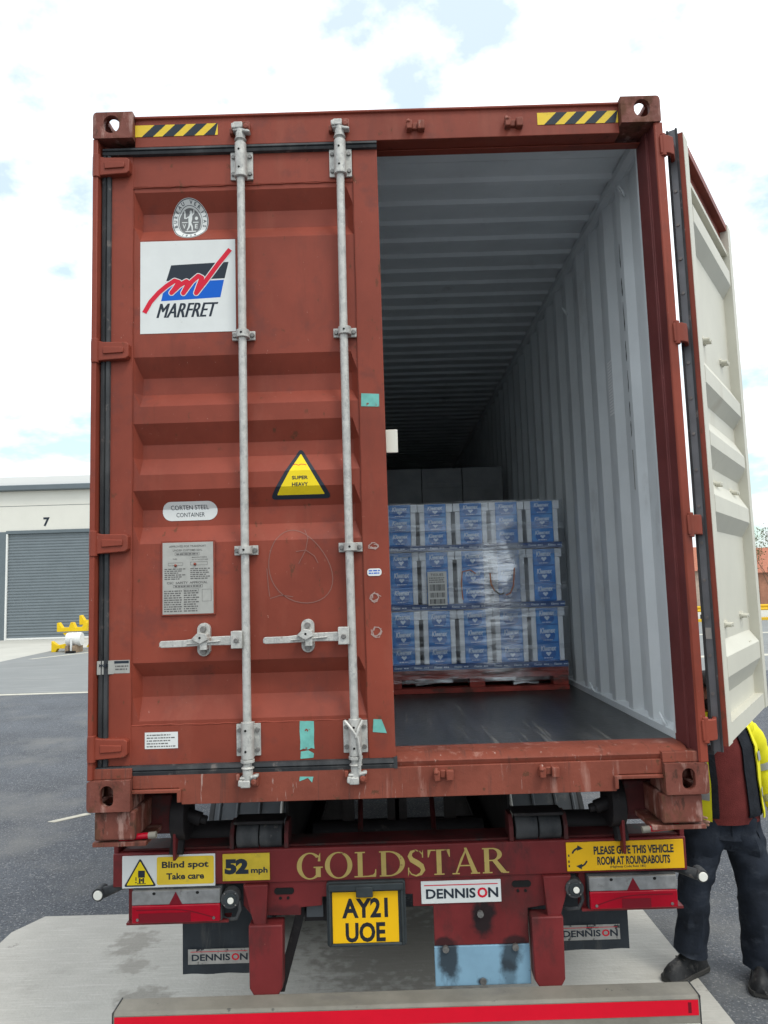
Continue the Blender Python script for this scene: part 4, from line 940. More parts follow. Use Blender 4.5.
# stretch film round the load
FILM = bpy.data.materials.new('stretch_film'); FILM.use_nodes = True; t = FILM.node_tree; t.nodes.clear()
fo = t.nodes.new('ShaderNodeOutputMaterial'); tr_ = t.nodes.new('ShaderNodeBsdfTransparent'); gl = t.nodes.new('ShaderNodeBsdfGlossy'); df = t.nodes.new('ShaderNodeBsdfDiffuse')
gl.inputs['Roughness'].default_value = 0.2; gl.inputs['Color'].default_value = (0.95, 0.97, 1, 1); df.inputs['Color'].default_value = (0.75, 0.78, 0.82, 1); tr_.inputs['Color'].default_value = (0.95, 0.96, 0.97, 1)
co = t.nodes.new('ShaderNodeTexCoord'); mpn = t.nodes.new('ShaderNodeMapping'); mpn.inputs['Scale'].default_value = (0.5, 1, 3.2); t.links.new(co.outputs['Object'], mpn.inputs[0])
n1 = t.nodes.new('ShaderNodeTexNoise'); n1.inputs['Scale'].default_value = 9; n1.inputs['Detail'].default_value = 6; t.links.new(mpn.outputs[0], n1.inputs[0])
bp = t.nodes.new('ShaderNodeBump'); bp.inputs['Strength'].default_value = 0.5; bp.inputs['Distance'].default_value = 0.02; t.links.new(n1.outputs['Fac'], bp.inputs['Height'])
t.links.new(bp.outputs[0], gl.inputs['Normal'])
a1 = t.nodes.new('ShaderNodeMixShader'); a1.inputs[0].default_value = 0.06; t.links.new(tr_.outputs[0], a1.inputs[1]); t.links.new(gl.outputs[0], a1.inputs[2])
r1 = t.nodes.new('ShaderNodeMapRange'); r1.inputs['From Min'].default_value = 0.5; r1.inputs['From Max'].default_value = 0.75; r1.inputs['To Min'].default_value = 0.0; r1.inputs['To Max'].default_value = 0.10; t.links.new(n1.outputs['Fac'], r1.inputs['Value'])
a2 = t.nodes.new('ShaderNodeMixShader'); t.links.new(r1.outputs[0], a2.inputs[0]); t.links.new(a1.outputs[0], a2.inputs[1]); t.links.new(df.outputs[0], a2.inputs[2]); t.links.new(a2.outputs[0], fo.inputs[0])
# glint painted into the film down the fourth column: glossier and milkier there
sp_ = t.nodes.new('ShaderNodeSeparateXYZ'); t.links.new(co.outputs['Object'], sp_.inputs[0])
def fma(op, a, c):
    n = t.nodes.new('ShaderNodeMath'); n.operation = op
    for i_, v_ in enumerate((a, c)):
        if isinstance(v_, (int, float)): n.inputs[i_].default_value = v_
        else: t.links.new(v_, n.inputs[i_])
    return n.outputs[0]
def fmr(src, a, c, d_, e_):
    n = t.nodes.new('ShaderNodeMapRange'); n.interpolation_type = 'SMOOTHSTEP'
    for k_, v_ in zip(('From Min', 'From Max', 'To Min', 'To Max'), (a, c, d_, e_)): n.inputs[k_].default_value = v_
    t.links.new(src, n.inputs['Value']); return n.outputs[0]
wob_ = fma('MULTIPLY', fma('SUBTRACT', n1.outputs['Fac'], 0.5), 0.22)
xx_ = fma('ADD', sp_.outputs['X'], wob_)
band_ = fma('MULTIPLY', fmr(xx_, 0.53, 0.64, 0, 1), fmr(xx_, 0.80, 0.90, 1, 0))
high_ = fmr(fma('ADD', sp_.outputs['Z'], wob_), 1.75, 2.38, 0.25, 1.0)
top_ = fmr(fma('ADD', sp_.outputs['Z'], wob_), 2.47, 2.56, 1.0, 0.15)
mask_ = fma('MULTIPLY', band_, fma('MULTIPLY', high_, top_))
t.links.new(fma('ADD', fma('MULTIPLY', mask_, 0.34), 0.06), a1.inputs[0])
t.links.new(fma('ADD', r1.outputs[0], fma('MULTIPLY', mask_, 0.26)), a2.inputs[0])
def film_y(x, z):
    y = PY0 - 0.020 - 0.006 * noise.noise(Vector((x * 5, z * 14, 0.3))) - 0.003 * noise.noise(Vector((x * 18, z * 40, 5)))
    # the film bellies out over the fourth column and leans back at its top
    e = math.exp(-((x - 0.74) / 0.10) ** 2)
    return y - 0.055 * e * math.exp(-((z - 2.33) / 0.22) ** 2) * (0.6 + 0.4 * noise.noise(Vector((x * 9, z * 6, 2))))
fm = MB(); k = fm.mi(FILM); nx, nzv = 70, 70; xa, xb, za, zb_ = PX0 - 0.012, PX1 + 0.012, 1.640, 2.772
G_ = [[fm.bm.verts.new((xa + (xb - xa) * i / nx, film_y(xa + (xb - xa) * i / nx, za + (zb_ - za) * j / nzv), za + (zb_ - za) * j / nzv)) for i in range(nx + 1)] for j in range(nzv + 1)]
for j in range(nzv):
    for i in range(nx): fm.bm.faces.new((G_[j][i], G_[j][i + 1], G_[j + 1][i + 1], G_[j + 1][i])).material_index = k
for x in (xa, xb):
    ed = [g_[0 if x == xa else nx] for g_ in G_]; bk = [fm.bm.verts.new((x, PY0 + 0.99, v.co.z)) for v in ed]
    for q in range(nzv): fm.bm.faces.new((ed[q], bk[q], bk[q + 1], ed[q + 1])).material_index = k
FILM.name = 'stretch_film'
film = fm.build('stretch_film', recalc=False); tag(film, 'clear glossy stretch film wrapped round the tissue load', 'plastic wrap')
# flat bands of doubled film across the tiers
FILM2 = FILM.copy(); FILM2.name = 'bunched_film'
for nd in FILM2.node_tree.nodes:
    if nd.type == 'MAP_RANGE': nd.inputs['From Min'].default_value = 0.38; nd.inputs['From Max'].default_value = 0.66; nd.inputs['To Min'].default_value = 0.02; nd.inputs['To Max'].default_value = 0.36
    if nd.type == 'BUMP': nd.inputs['Strength'].default_value = 0.45
    if nd.type == 'MIX_SHADER' and not nd.inputs[0].is_linked: nd.inputs[0].default_value = 0.34
    if nd.type == 'BSDF_GLOSSY': nd.inputs['Roughness'].default_value = 0.28
def film_patch(x0, x1, z0, z1, off, tilt, mt, name, wob):
    q_ = MB(); kk = q_.mi(mt); A_ = []
    for j in range(31):
        zz_ = z0 + (z1 - z0) * j / 30; row = []
        for i in range(25):
            e0 = wob * noise.noise(Vector((zz_ * 9, 3.1, off))) if i == 0 else (wob * noise.noise(Vector((zz_ * 8, 7.7, off))) if i == 24 else 0)
            xx = x0 + (x1 - x0) * i / 24 + e0; zw = zz_ + wob * 0.4 * noise.noise(Vector((xx * 7, zz_, 1.3)))
            row.append(q_.bm.verts.new((xx, film_y(xx, zw) - off - tilt * math.sin(math.pi * j / 30) * math.sin(math.pi * i / 24) - 0.004 * noise.noise(Vector((xx * 26, zz_ * 20, 9))), zw)))
        A_.append(row)
    for j in range(30):
        for i in range(24): q_.bm.faces.new((A_[j][i], A_[j][i + 1], A_[j + 1][i + 1], A_[j + 1][i])).material_index = kk
    return q_.build(name, film, recalc=False)
FILM3 = FILM2.copy(); FILM3.name = 'layered_film'
for nd in FILM3.node_tree.nodes:
    if nd.type == 'MAP_RANGE': nd.inputs['To Min'].default_value = 0.0; nd.inputs['To Max'].default_value = 0.22
    if nd.type == 'MIX_SHADER' and not nd.inputs[0].is_linked: nd.inputs[0].default_value = 0.14
for z0_, z1_ in ((2.585, 2.63), (2.425, 2.48), (2.20, 2.23), (2.03, 2.09), (1.83, 1.86)): film_patch(xa + 0.003, xb - 0.003, z0_, z1_, 0.0045, 0.0, FILM3, 'film_band', 0.012)
# skirts of torn film hanging over the pallet
m = MB(); rr = random.Random(5)
for q in range(9):
    x = rr.choice((rr.uniform(0.07, 0.28), rr.uniform(0.62, 0.78))); z = rr.uniform(1.612, 1.652); l = rr.uniform(0.08, 0.20)
    m.face([(x, PY0 - 0.018, z), (x + l, PY0 - 0.020, z + rr.uniform(-.02, .02)), (x + l, PY0 - 0.016, z + rr.uniform(.006, .03)), (x, PY0 - 0.014, z + rr.uniform(.004, .02))], FILM)
m.build('torn_skirt', film)
xl = PX0 + 0.005 + 1.5 * CWD - 0.005
def on_film(u, v): return ((u, film_y(u, v), v), (0, -1, 0))
it = [rect(xl - 0.06, xl + 0.06, 2.120, 2.330, WHITE, 0), text('TISSUES', xl, 2.310, 0.016, 0.08, BLACK, 1)]
for i, z in enumerate((2.290, 2.277, 2.264)): it += dashes(xl - 0.05, xl + 0.045, z, 0.006, PLTXT, 1, 600 + i)
rr = random.Random(8)
for z0, z1 in ((2.210, 2.250), (2.168, 2.198), (2.128, 2.158)):
    x = xl - 0.048
    while x < xl + 0.044:
        w = rr.choice((0.002, 0.003, 0.005)); it.append(rect(x, x + w, z0, z1, BLACK, 1)); x += w + rr.choice((0.002, 0.003, 0.004))
decal('shipping_label', it, film, lambda u, v: ((u, PY0 - 0.036, v), (0, -1, 0)))
ORN = M('orange_marker', (0.50, 0.20, 0.10), 0.6); GRM = M('grey_marker', (0.16, 0.16, 0.15), 0.6)
q = PX0 + 0.005
it = [ribbon([(q + 2.18 * CWD, 2.15), (q + 2.15 * CWD, 2.25), (q + 2.19 * CWD, 2.325), (q + 2.42 * CWD, 2.335), (q + 2.56 * CWD, 2.31)], 0.007, ORN), ribbon([(q + 2.95 * CWD, 2.31), (q + 2.97 * CWD, 2.24), (q + 3.06 * CWD, 2.20)], 0.008, ORN), ribbon([(q + 3.06 * CWD, 2.20), (q + 3.20 * CWD, 2.175), (q + 3.32 * CWD, 2.185)], 0.009, GRM, 1), ribbon([(q + 3.36 * CWD, 2.17), (q + 3.48 * CWD, 2.18), (q + 3.58 * CWD, 2.23), (q + 3.62 * CWD, 2.34)], 0.007, ORN, 2)]
decal('marker_scrawl', it, film, on_film, [2.0 + 0.02 * k for k in range(20)], off=0.004)

# second load, deep in the container
KB2 = M('wrapped_carton_grey', (0.24, 0.25, 0.26), 0.5, var=0.2, vs=5)
pallet(PX0, PX1, 3.95, 4.95, 1.571, 'red timber pallet deep in the container behind the front load')
rw = ('lowest', 'second', 'third', 'fourth', 'topmost')
for j in range(5):
    for i in range(3):
        m = MB(); x = PX0 + 0.002 + i * 0.382; z = 1.716 + j * 0.326
        m.box(x + 0.002, x + 0.376, 3.96 + 0.01 * ((i + j) % 2), 4.94, z + 0.001, z + 0.322, KB2); m.box(x + 0.002, x + 0.376, 3.956 + 0.01 * ((i + j) % 2), 3.9595 + 0.01 * ((i + j) % 2), z + 0.14, z + 0.18, KB2)
        o = m.build('wrapped_carton', bevel=0.004)
        tag(o, 'dim grey wrapped carton behind the front load, %s row, %s from the closed door' % (rw[j], cname[i]), 'carton', 'cartons stacked deep in the container')

# ================================================================== THE TRAILER
tl = thing('semi_trailer', 'dark red skeletal trailer carrying the container, with signs and lamps at its rear', 'trailer', (0, 6, 0))
YR = 0.27
m = MB()
m.box(-1.205, 1.205, YR, YR + 0.14, 1.022, 1.158, TRED); m.box(-1.17, 1.195, YR + 0.02, YR + 0.16, 1.1585, 1.168, CHRED)
xm = m.build('rear_crossmember', tl, bevel=0.005)
# serif lettering, each letter drawn from thick stems and hairlines
def serif(word, x0, x1, z0, z1, m):
    h = z1 - z0; it = []
    W_ = {'G': .86, 'O': .90, 'L': .72, 'D': .88, 'S': .62, 'T': .76, 'A': .88, 'R': .86}; tot = sum(W_[c] for c in word) + 0.06 * (len(word) - 1); k = (x1 - x0) / (tot * h)
    x = x0
    for ci, c in enumerate(word):
        w = W_[c] * h * k; st = 0.20 * h; ha = 0.05 * h; L = 0
        X = lambda u: x + u * w
        Z = lambda v: z0 + v * h
        def serif_foot(xc, wd, zz, L=0.6): it.append(rect(xc - wd / 2, xc + wd / 2, zz, zz + ha, m, L))
        if c == 'O': it.append(ring(X(.5), Z(.5), w * .5, h * .53, 0, m, 0, rx2=w * .5 - st, rz2=h * .53 - ha))
        elif c == 'G':
            it.append(ring(X(.5), Z(.5), w * .5, h * .53, 0, m, 0, a0=42, a1=312, rx2=w * .5 - st, rz2=h * .53 - ha))
            it.append(rect(X(.72), X(.72) + st, Z(.06), Z(.44), m, .3)); serif_foot(X(.72) + st / 2, st * 1.9, Z(.42)); it.append(poly([(X(.80), Z(.68)), (X(.90), Z(.68)), (X(.90), Z(1.02)), (X(.84), Z(.92))], m, .9))
        elif c == 'L':
            it.append(rect(X(.16), X(.16) + st, Z(0), Z(1), m)); serif_foot(X(.16) + st / 2, st * 2.1, Z(.95)); it.append(rect(X(.0), X(.98), Z(0), Z(.05), m, .6)); it.append(poly([(X(.90), Z(.04)), (X(.99), Z(.04)), (X(1.0), Z(.30)), (X(.95), Z(.30))], m, .9)); it.append(poly([(X(.6), Z(.045)), (X(.95), Z(.045)), (X(.96), Z(.2)), (X(.85), Z(.09))], m, .3))
        elif c == 'D':
            it.append(rect(X(.12), X(.12) + st, Z(0), Z(1), m)); serif_foot(X(.14) + st / 2, st * 2, Z(.95)); serif_foot(X(.14) + st / 2, st * 2, Z(0))
            it.append(ring(X(.40), Z(.5), w * .60, h * .5, 0, m, .3, a0=-90, a1=90, rx2=w * .60 - st, rz2=h * .5 - ha)); it.append(rect(X(.2), X(.405), Z(.95), Z(1), m, .9)); it.append(rect(X(.2), X(.405), Z(0), Z(.05), m, .9))
        elif c == 'S':
            P = [(.86, .80), (.72, .94), (.50, 1.0), (.26, .93), (.17, .77), (.28, .62), (.55, .50), (.78, .37), (.86, .21), (.73, .06), (.48, -.01), (.24, .06), (.10, .22)]
            wd = [.03, .05, .06, .12, .18, .21, .22, .21, .18, .12, .06, .05, .03]
            it.append(ribbon([(X(a), Z(b)) for a, b in P], [q * h for q in wd], m)); it.append(poly([(X(.82), Z(.70)), (X(.88), Z(.70)), (X(.88), Z(1.02)), (X(.82), Z(.9))], m, .9)); it.append(poly([(X(.06), Z(-.03)), (X(.12), Z(.1)), (X(.13), Z(.32)), (X(.06), Z(.32))], m, .9))
        elif c == 'T':
            it.append(rect(X(.5) - st / 2, X(.5) + st / 2, Z(0), Z(1), m)); serif_foot(X(.5), st * 2.1, Z(0)); it.append(rect(X(.02), X(.98), Z(.95), Z(1), m, .6))
            for s in (0, 1): it.append(poly([(X(.02 if not s else .98), Z(.70)), (X(.06 if not s else .94), Z(.70)), (X(.16 if not s else .84), Z(.96)), (X(.02 if not s else .98), Z(.96))], m, .9))
        elif c == 'A':
            it.append(poly([(X(.52) - .0, Z(1.04)), (X(.30), Z(.60)), (X(.10), Z(0.03)), (X(.16), Z(.03)), (X(.50), Z(.86))], m)); it.append(poly([(X(.44), Z(1.04)), (X(.54), Z(1.04)), (X(.93), Z(.03)), (X(.93) - st * 1.1, Z(.03))], m, .3))
            it.append(rect(X(.24), X(.66), Z(.31), Z(.36), m, .6)); serif_foot(X(.12), st * 1.5, Z(0)); serif_foot(X(.84), st * 1.9, Z(0))
        elif c == 'R':
            it.append(rect(X(.12), X(.12) + st, Z(0), Z(1), m)); serif_foot(X(.14) + st / 2, st * 2, Z(.95)); serif_foot(X(.14) + st / 2, st * 2, Z(0))
            it.append(ring(X(.42), Z(.74), w * .38, h * .26, 0, m, .3, a0=-90, a1=90, rx2=w * .38 - st * .95, rz2=h * .26 - ha)); it.append(rect(X(.2), X(.425), Z(.95), Z(1), m, .9)); it.append(rect(X(.2), X(.425), Z(.48), Z(.53), m, .9))
            it.append(poly([(X(.40), Z(.52)), (X(.40) + st * 1.1, Z(.52)), (X(.98), Z(.02)), (X(.98) - st * 1.25, Z(.02))], m, 1.2)); serif_foot(X(.93), st * 1.3, Z(0), 1.5)
        x += w + 0.06 * h * k
    return it
decal('lettering', serif('GOLDSTAR', -0.432, 0.452, 1.034, 1.136, GOLD), xm, plane_y(YR), step=0.0002)
# lower apron with brackets and slots
m = MB()
m.prism([(-0.66, 1.0215), (-0.66, 0.93), (-0.625, 0.888), (-0.42, 0.884), (-0.42, 0.915), (-0.33, 0.92), (-0.33, 0.955), (0.05, 0.955), (0.05, 0.905), (0.135, 0.905), (0.135, 0.745), (0.53, 0.745), (0.53, 0.885), (0.665, 0.90), (0.68, 1.0215)], 'xz', YR + 0.012, YR + 0.03, TREDA)
m.build('apron', tl, bevel=0.003)
for x0, x1 in ((-0.53, -0.447), (0.468, 0.548)):
    m = MB(); m.prism([((x0 + x1) / 2 + a, 0.984 + b_) for a, b_ in stadium((x1 - x0) / 2, 0.013)], 'xz', YR + 0.008, YR + 0.0118, HOLE)
    for a in (-0.016, 0.016): m.cyl(((x0 + x1) / 2 + a, YR + 0.008, 0.956), ((x0 + x1) / 2 + a, YR + 0.0118, 0.956), 0.006, HOLE, n=10)
    m.build('slot', tl)
for s, xo in ((-1, 0), (1, 0.022)):
    m = MB(); m.prism([(-0.655, 1.0215), (-0.552, 1.0215), (-0.562, 0.862), (-0.612, 0.862)] if s < 0 else [(0.595, 1.0215), (0.712, 1.0215), (0.660, 0.862), (0.605, 0.862)], 'xz', YR - 0.02, YR + 0.006, TRED); m.build('leg_bracket', tl, bevel=0.004)
    x0, x1 = (-0.633, -0.492) if s < 0 else (0.536, 0.668)
    m = MB(); m.prism([(x0, 0.866), (x0 + 0.002, 0.62), (x0 + 0.03, 0.575), (x1 - 0.03, 0.575), (x1 - 0.004, 0.62), (x1, 0.866)], 'xz', YR - 0.032, YR + 0.05, TRED); m.build('underrun_leg', tl, bevel=0.006)
m = MB(); m.box(0.133, 0.530, YR + 0.006, YR + 0.024, 0.588, 0.7445, TBLUE); m.build('blue_plate', tl, bevel=0.003)
m = MB()
for x, z in ((0.18, 0.735), (0.47, 0.735), (0.33, 0.605), (0.33, 0.87)): m.cyl((x, YR - 0.002, z), (x, YR + 0.012, z), 0.014, BOLT, n=8)
m.build('bolt', tl)
GRIME = M('black_grease', (0.016, 0.015, 0.016), 0.5)
rr = random.Random(2)
def blot(cx, cz, rx, rz): return poly([(cx + rx * math.cos(a) * rr.uniform(.7, 1.1), cz + rz * math.sin(a) * rr.uniform(.75, 1.1)) for a in [i * math.pi / 10 for i in range(20)]], GRIME)
# underrun bar
m = MB(); m.prism([(0.125, 0.497), (0.125, 0.590), (0.133, 0.600), (0.236, 0.600), (0.236, 0.497)], 'yz', -1.150, 1.164, BARG); ub = m.build('underrun_bar', tl, bevel=0.004)
decal('reflective_strip', [rect(-1.143, 1.156, 0.529, 0.587, REFL), rect(1.115, 1.128, 0.538, 0.578, LENSD, 1)], ub, plane_y(0.125))
m = MB()
for x, z in ((0.32, 0.6), (0.51, 0.6)): pass
m.bm.free()
for s in (-1, 1):
    a, b_ = sorted((s * 1.153 + (0 if s < 0 else 0.013), s * 1.149 + (0 if s < 0 else 0.013))); m = MB(); m.box(a, b_, 0.124, 0.240, 0.495, 0.602, RUBBER); m.build('end_cap', ub)
# signs
def board(name, x0, x1, z0, z1, y, mt, items, rim=None):
    m = MB(); m.prism([(x0, z0), (x1, z0), (x1, z1), (x0, z1)], 'xz', y - 0.006, y - 0.0005, mt); o = m.build(name, tl, bevel=0.0015)
    decal('sign_face', items, o, plane_y(y - 0.006), off=0.0008); return o
px = lambda u: -1.163 + (u - 118) / (460 - 118) * 0.388
pz = lambda v: 1.020 + (392 - v) / (392 - 275) * 0.126
it = [poly([(px(262), pz(274)), (px(458), pz(266)), (px(458), pz(378)), (px(262), pz(378))], YEL, 1)]
it = [rrect(-1.018 + 0.0, -0.779, 1.030, 1.142, 0.008, YEL, 1), text('Blind spot', -0.899, 1.106, 0.034, 0.196, NAVY, 2, 0.03), text('Take care', -0.899, 1.063, 0.026, 0.158, NAVY, 2, 0.03)]
it += [poly(tri(-1.088, 1.140, 1.026, 0.068, 0.006), NAVY, 1), poly(tri(-1.088, 1.128, 1.032, 0.057, 0.003), YTR, 2), rect(-1.096, -1.068, 1.062, 1.090, NAVY, 3), rect(-1.093, -1.086, 1.040, 1.060, NAVY, 3), rect(-1.078, -1.071, 1.040, 1.060, NAVY, 3), rect(-1.085, -1.079, 1.048, 1.056, NAVY, 3), rect(-1.107, -1.103, 1.050, 1.064, NAVY, 3), ell(-1.105, 1.043, 0.003, 0.003, NAVY, 3, 10), rect(-1.100, -1.064, 1.036, 1.039, NAVY, 3)]
board('blind_spot_sign', -1.164, -0.774, 1.019, 1.149, YR, WHITE, it)
YO2 = M('faded_speed_yellow', (0.56, 0.40, 0.035), 0.5, var=0.15, vs=14, layers=[((0.34, 0.25, 0.05), 9, 0.56, 0.1)])
board('speed_sign', -0.743, -0.545, 1.036, 1.145, YR, YO2, [text('52', -0.684, 1.094, 0.062, 0.100, NAVY, 0, 0.07), text('mph', -0.589, 1.074, 0.030, 0.070, NAVY, 0, 0.03)])
it = [text('PLEASE GIVE THIS VEHICLE', 0.982, 1.114, 0.034, 0.335, NAVY, 0, 0.035), text('ROOM AT ROUNDABOUTS', 0.980, 1.072, 0.034, 0.305, NAVY, 0, 0.035), text('(Highway Code Rule 185)', 0.955, 1.046, 0.012, 0.15, NAVY, 0, 0.01)]
for a0, s in ((155, 1), (-25, 1)):
    cc = (0.754, 1.089); it.append(ring(cc[0], cc[1], 0.036, 0.040, 0.007, NAVY, 0, 12, a0, a0 - 62)); t_ = math.radians(a0 - 72)
    q = (cc[0] + 0.0325 * math.cos(t_), cc[1] + 0.0365 * math.sin(t_)); dx, dz = math.sin(t_), -math.cos(t_)
    it.append(poly([(q[0] - dx * .012 + dz * .011, q[1] - dz * .012 - dx * .011), (q[0] + dx * .012, q[1] + dz * .012), (q[0] - dx * .012 - dz * .011, q[1] - dz * .012 + dx * .011)], NAVY, 1))
for z in (1.05, 1.068, 1.092): it.append(rect(0.706, 0.712, z, z + 0.009, NAVY, 0))
board('roundabout_sign', 0.700, 1.192, 1.033, 1.149, YR, YELD, it)
def maker(items, x0, x1, z0, z1):
    w, h = x1 - x0, z1 - z0; zc = z0 + h * .44
    items += [rect(x0 + w * .04, x1 - w * .04, z1 - h * .20, z1 - h * .16, PRED, 1), text('DENNIS', x0 + w * .37, zc, h * .44, w * .62, NAVY, 1, 0.025), text('O', x0 + w * .765, zc, h * .46, w * .125, PRED, 1, 0.035), text('N', x0 + w * .90, zc, h * .44, w * .125, NAVY, 1, 0.025)]
    return items
board('maker_sign', 0.086, 0.421, 0.916, 1.006, YR + 0.012, WHITE, maker([], 0.086, 0.421, 0.916, 1.006))
# number plate in its holder
m = MB(); p = [(x - 0.1425 - 0.0, z) for x, z in []]
def rr_pts(x0, x1, z0, z1, r): return rrect(x0, x1, z0, z1, r, None)[0]
m.prism(rr_pts(-0.309, 0.020, 0.766, 1.024, 0.014), 'xz', YR - 0.020, YR + 0.010, NPH)
m.box(-0.300, 0.012, YR - 0.040, YR - 0.020, 0.992, 1.020, NPH); m.box(-0.185, -0.115, YR - 0.046, YR - 0.03, 0.968, 1.010, NPH); m.box(-0.300, -0.290, YR - 0.034, YR - 0.02, 0.772, 1.0, NPH); m.box(0.000, 0.010, YR - 0.034, YR - 0.02, 0.772, 1.0, NPH); m.box(-0.30, 0.01, YR - 0.03, YR - 0.02, 0.770, 0.782, NPH)
ph = m.build('plate_holder', tl, bevel=0.004)
it = [rect(-0.285, -0.012, 0.783, 0.984, NPY, 0), text('AY21', -0.150, 0.920, 0.078, 0.190, BLACK, 1, 0.035), text('UOE', -0.150, 0.824, 0.078, 0.165, BLACK, 1, 0.035)]
decal('number_plate', it, ph, plane_y(YR - 0.021), off=0.002)
# tail lamps
def tail(x0, x1, s):
    t = MB(); t.box(x0 - 0.004, x1 + 0.004, YR - 0.014, YR + 0.05, 0.884, 1.0205, RUBBER); o = t.build('tail_lamp', tl, bevel=0.004)
    m = MB(); xm_ = (x0 + x1) / 2 
    m.prism([(x0, 0.960), (x1, 0.960), (x1, 1.016), (x0, 1.016)], 'xz', YR - 0.034, YR - 0.0145, LENSG)
    m.build('clear_lens', o, bevel=0.004)
    m = MB(); m.prism([(x0, 0.889), (x1, 0.889), (x1, 0.9595), (x0, 0.9595)], 'xz', YR - 0.036, YR - 0.0145, LENSR)
    for k in range(3):
        q = (x1 - x0) * 0.45 * (1 - k * 0.25); cx = x1 - 0.03 if s < 0 else x0 + 0.03
    m.build('red_lens', o, bevel=0.005)
    for q in (x0 + 0.025, x1 - 0.025):
        m = MB(); m.cyl((q, YR - 0.039, 0.905), (q, YR - 0.0355, 0.905), 0.006, BOLT, n=8); m.build('screw', o)
    decal('lens_moulding', [poly([(xm_ - 0.028, 0.9605), (xm_ + 0.028, 0.9605), (xm_, 1.012)], LENSD, 0)] + [ell(xm_ + q, 1.006, 0.007, 0.006, HOLE, 0, 12) for q in (-0.09, 0.09)], o, plane_y(YR - 0.034), off=0.001)
    ar = [(x0 + 0.02 + i * (x1 - x0 - 0.04) / 14, 0.905 + 0.038 * math.sin(min(1, i / 8) * 1.57)) for i in range(15)]
    if s < 0: ar = [(x0 + x1 - a, b_) for a, b_ in ar]
    decal('lens_moulding', [ribbon(ar, 0.004, LENSD, 0), rect(x0 + 0.13 if s > 0 else x0 + 0.03, x0 + 0.25 if s > 0 else x1 - 0.12, 0.893, 0.930, LENSD, 1)], o, plane_y(YR - 0.036), off=0.001)
    m = MB(); m.box(x0 - 0.03, x1 + 0.03, YR - 0.010, YR + 0.06, 0.874, 0.8835, TRED); m.box(x0 - 0.03, x0 - 0.004, YR + 0.02, YR + 0.06, 0.884, 1.02, TRED); m.build('lamp_bracket', o)
tail(-1.114, -0.749, -1); tail(0.782, 1.144, 1)
for x in (-0.708, 0.722):
    m = MB(); m.cyl((x, YR - 0.030, 0.972), (x, YR + 0.02, 0.972), 0.038, RUBBER, n=24); m.cyl((x, YR - 0.036, 0.972), (x, YR - 0.029, 0.972), 0.026, NPH, n=20)
    for a in range(4): m.cyl((x + 0.032 * math.cos(a * 1.57 + .78), YR - 0.033, 0.972 + 0.032 * math.sin(a * 1.57 + .78)), (x + 0.032 * math.cos(a * 1.57 + .78), YR - 0.028, 0.972 + 0.032 * math.sin(a * 1.57 + .78)), 0.004, BOLT, n=6)
    so = m.build('round_lamp', tl, bevel=0.002)
    m = MB(); m.cyl((x + 0.004, YR - 0.042, 0.970), (x + 0.004, YR - 0.035, 0.970), 0.013, LAMPW, n=16); m.build('lens', so, bevel=0.002)
    m = MB(); m.tube([(x + 0.03, YR + 0.0, 0.955), (x + 0.036, YR - 0.005, 0.92), (x + 0.02, YR, 0.885), (x - 0.02, YR + 0.01, 0.878), (x - 0.05, YR + 0.03, 0.885)], 0.008, RUBBER, 8); m.build('cable', so)
for s in (-1, 1):
    m = MB(); m.tube([(s * 1.12, YR + 0.05, 1.020), (s * 1.18, YR + 0.04, 1.016), (s * 1.245, YR + 0.0, 1.003)], [0.018, 0.017, 0.022], RUBBER, 12)
    m.cyl((s * 1.258, YR - 0.022, 1.002), (s * 1.258, YR + 0.035, 1.004), 0.026, RUBBER, n=18); mk = m.build('marker_lamp', tl)
    m = MB(); m.cyl((s * 1.258, YR - 0.028, 1.002), (s * 1.258, YR - 0.021, 1.002), 0.019, LAMPW, n=18); m.build('lens', mk, bevel=0.002)
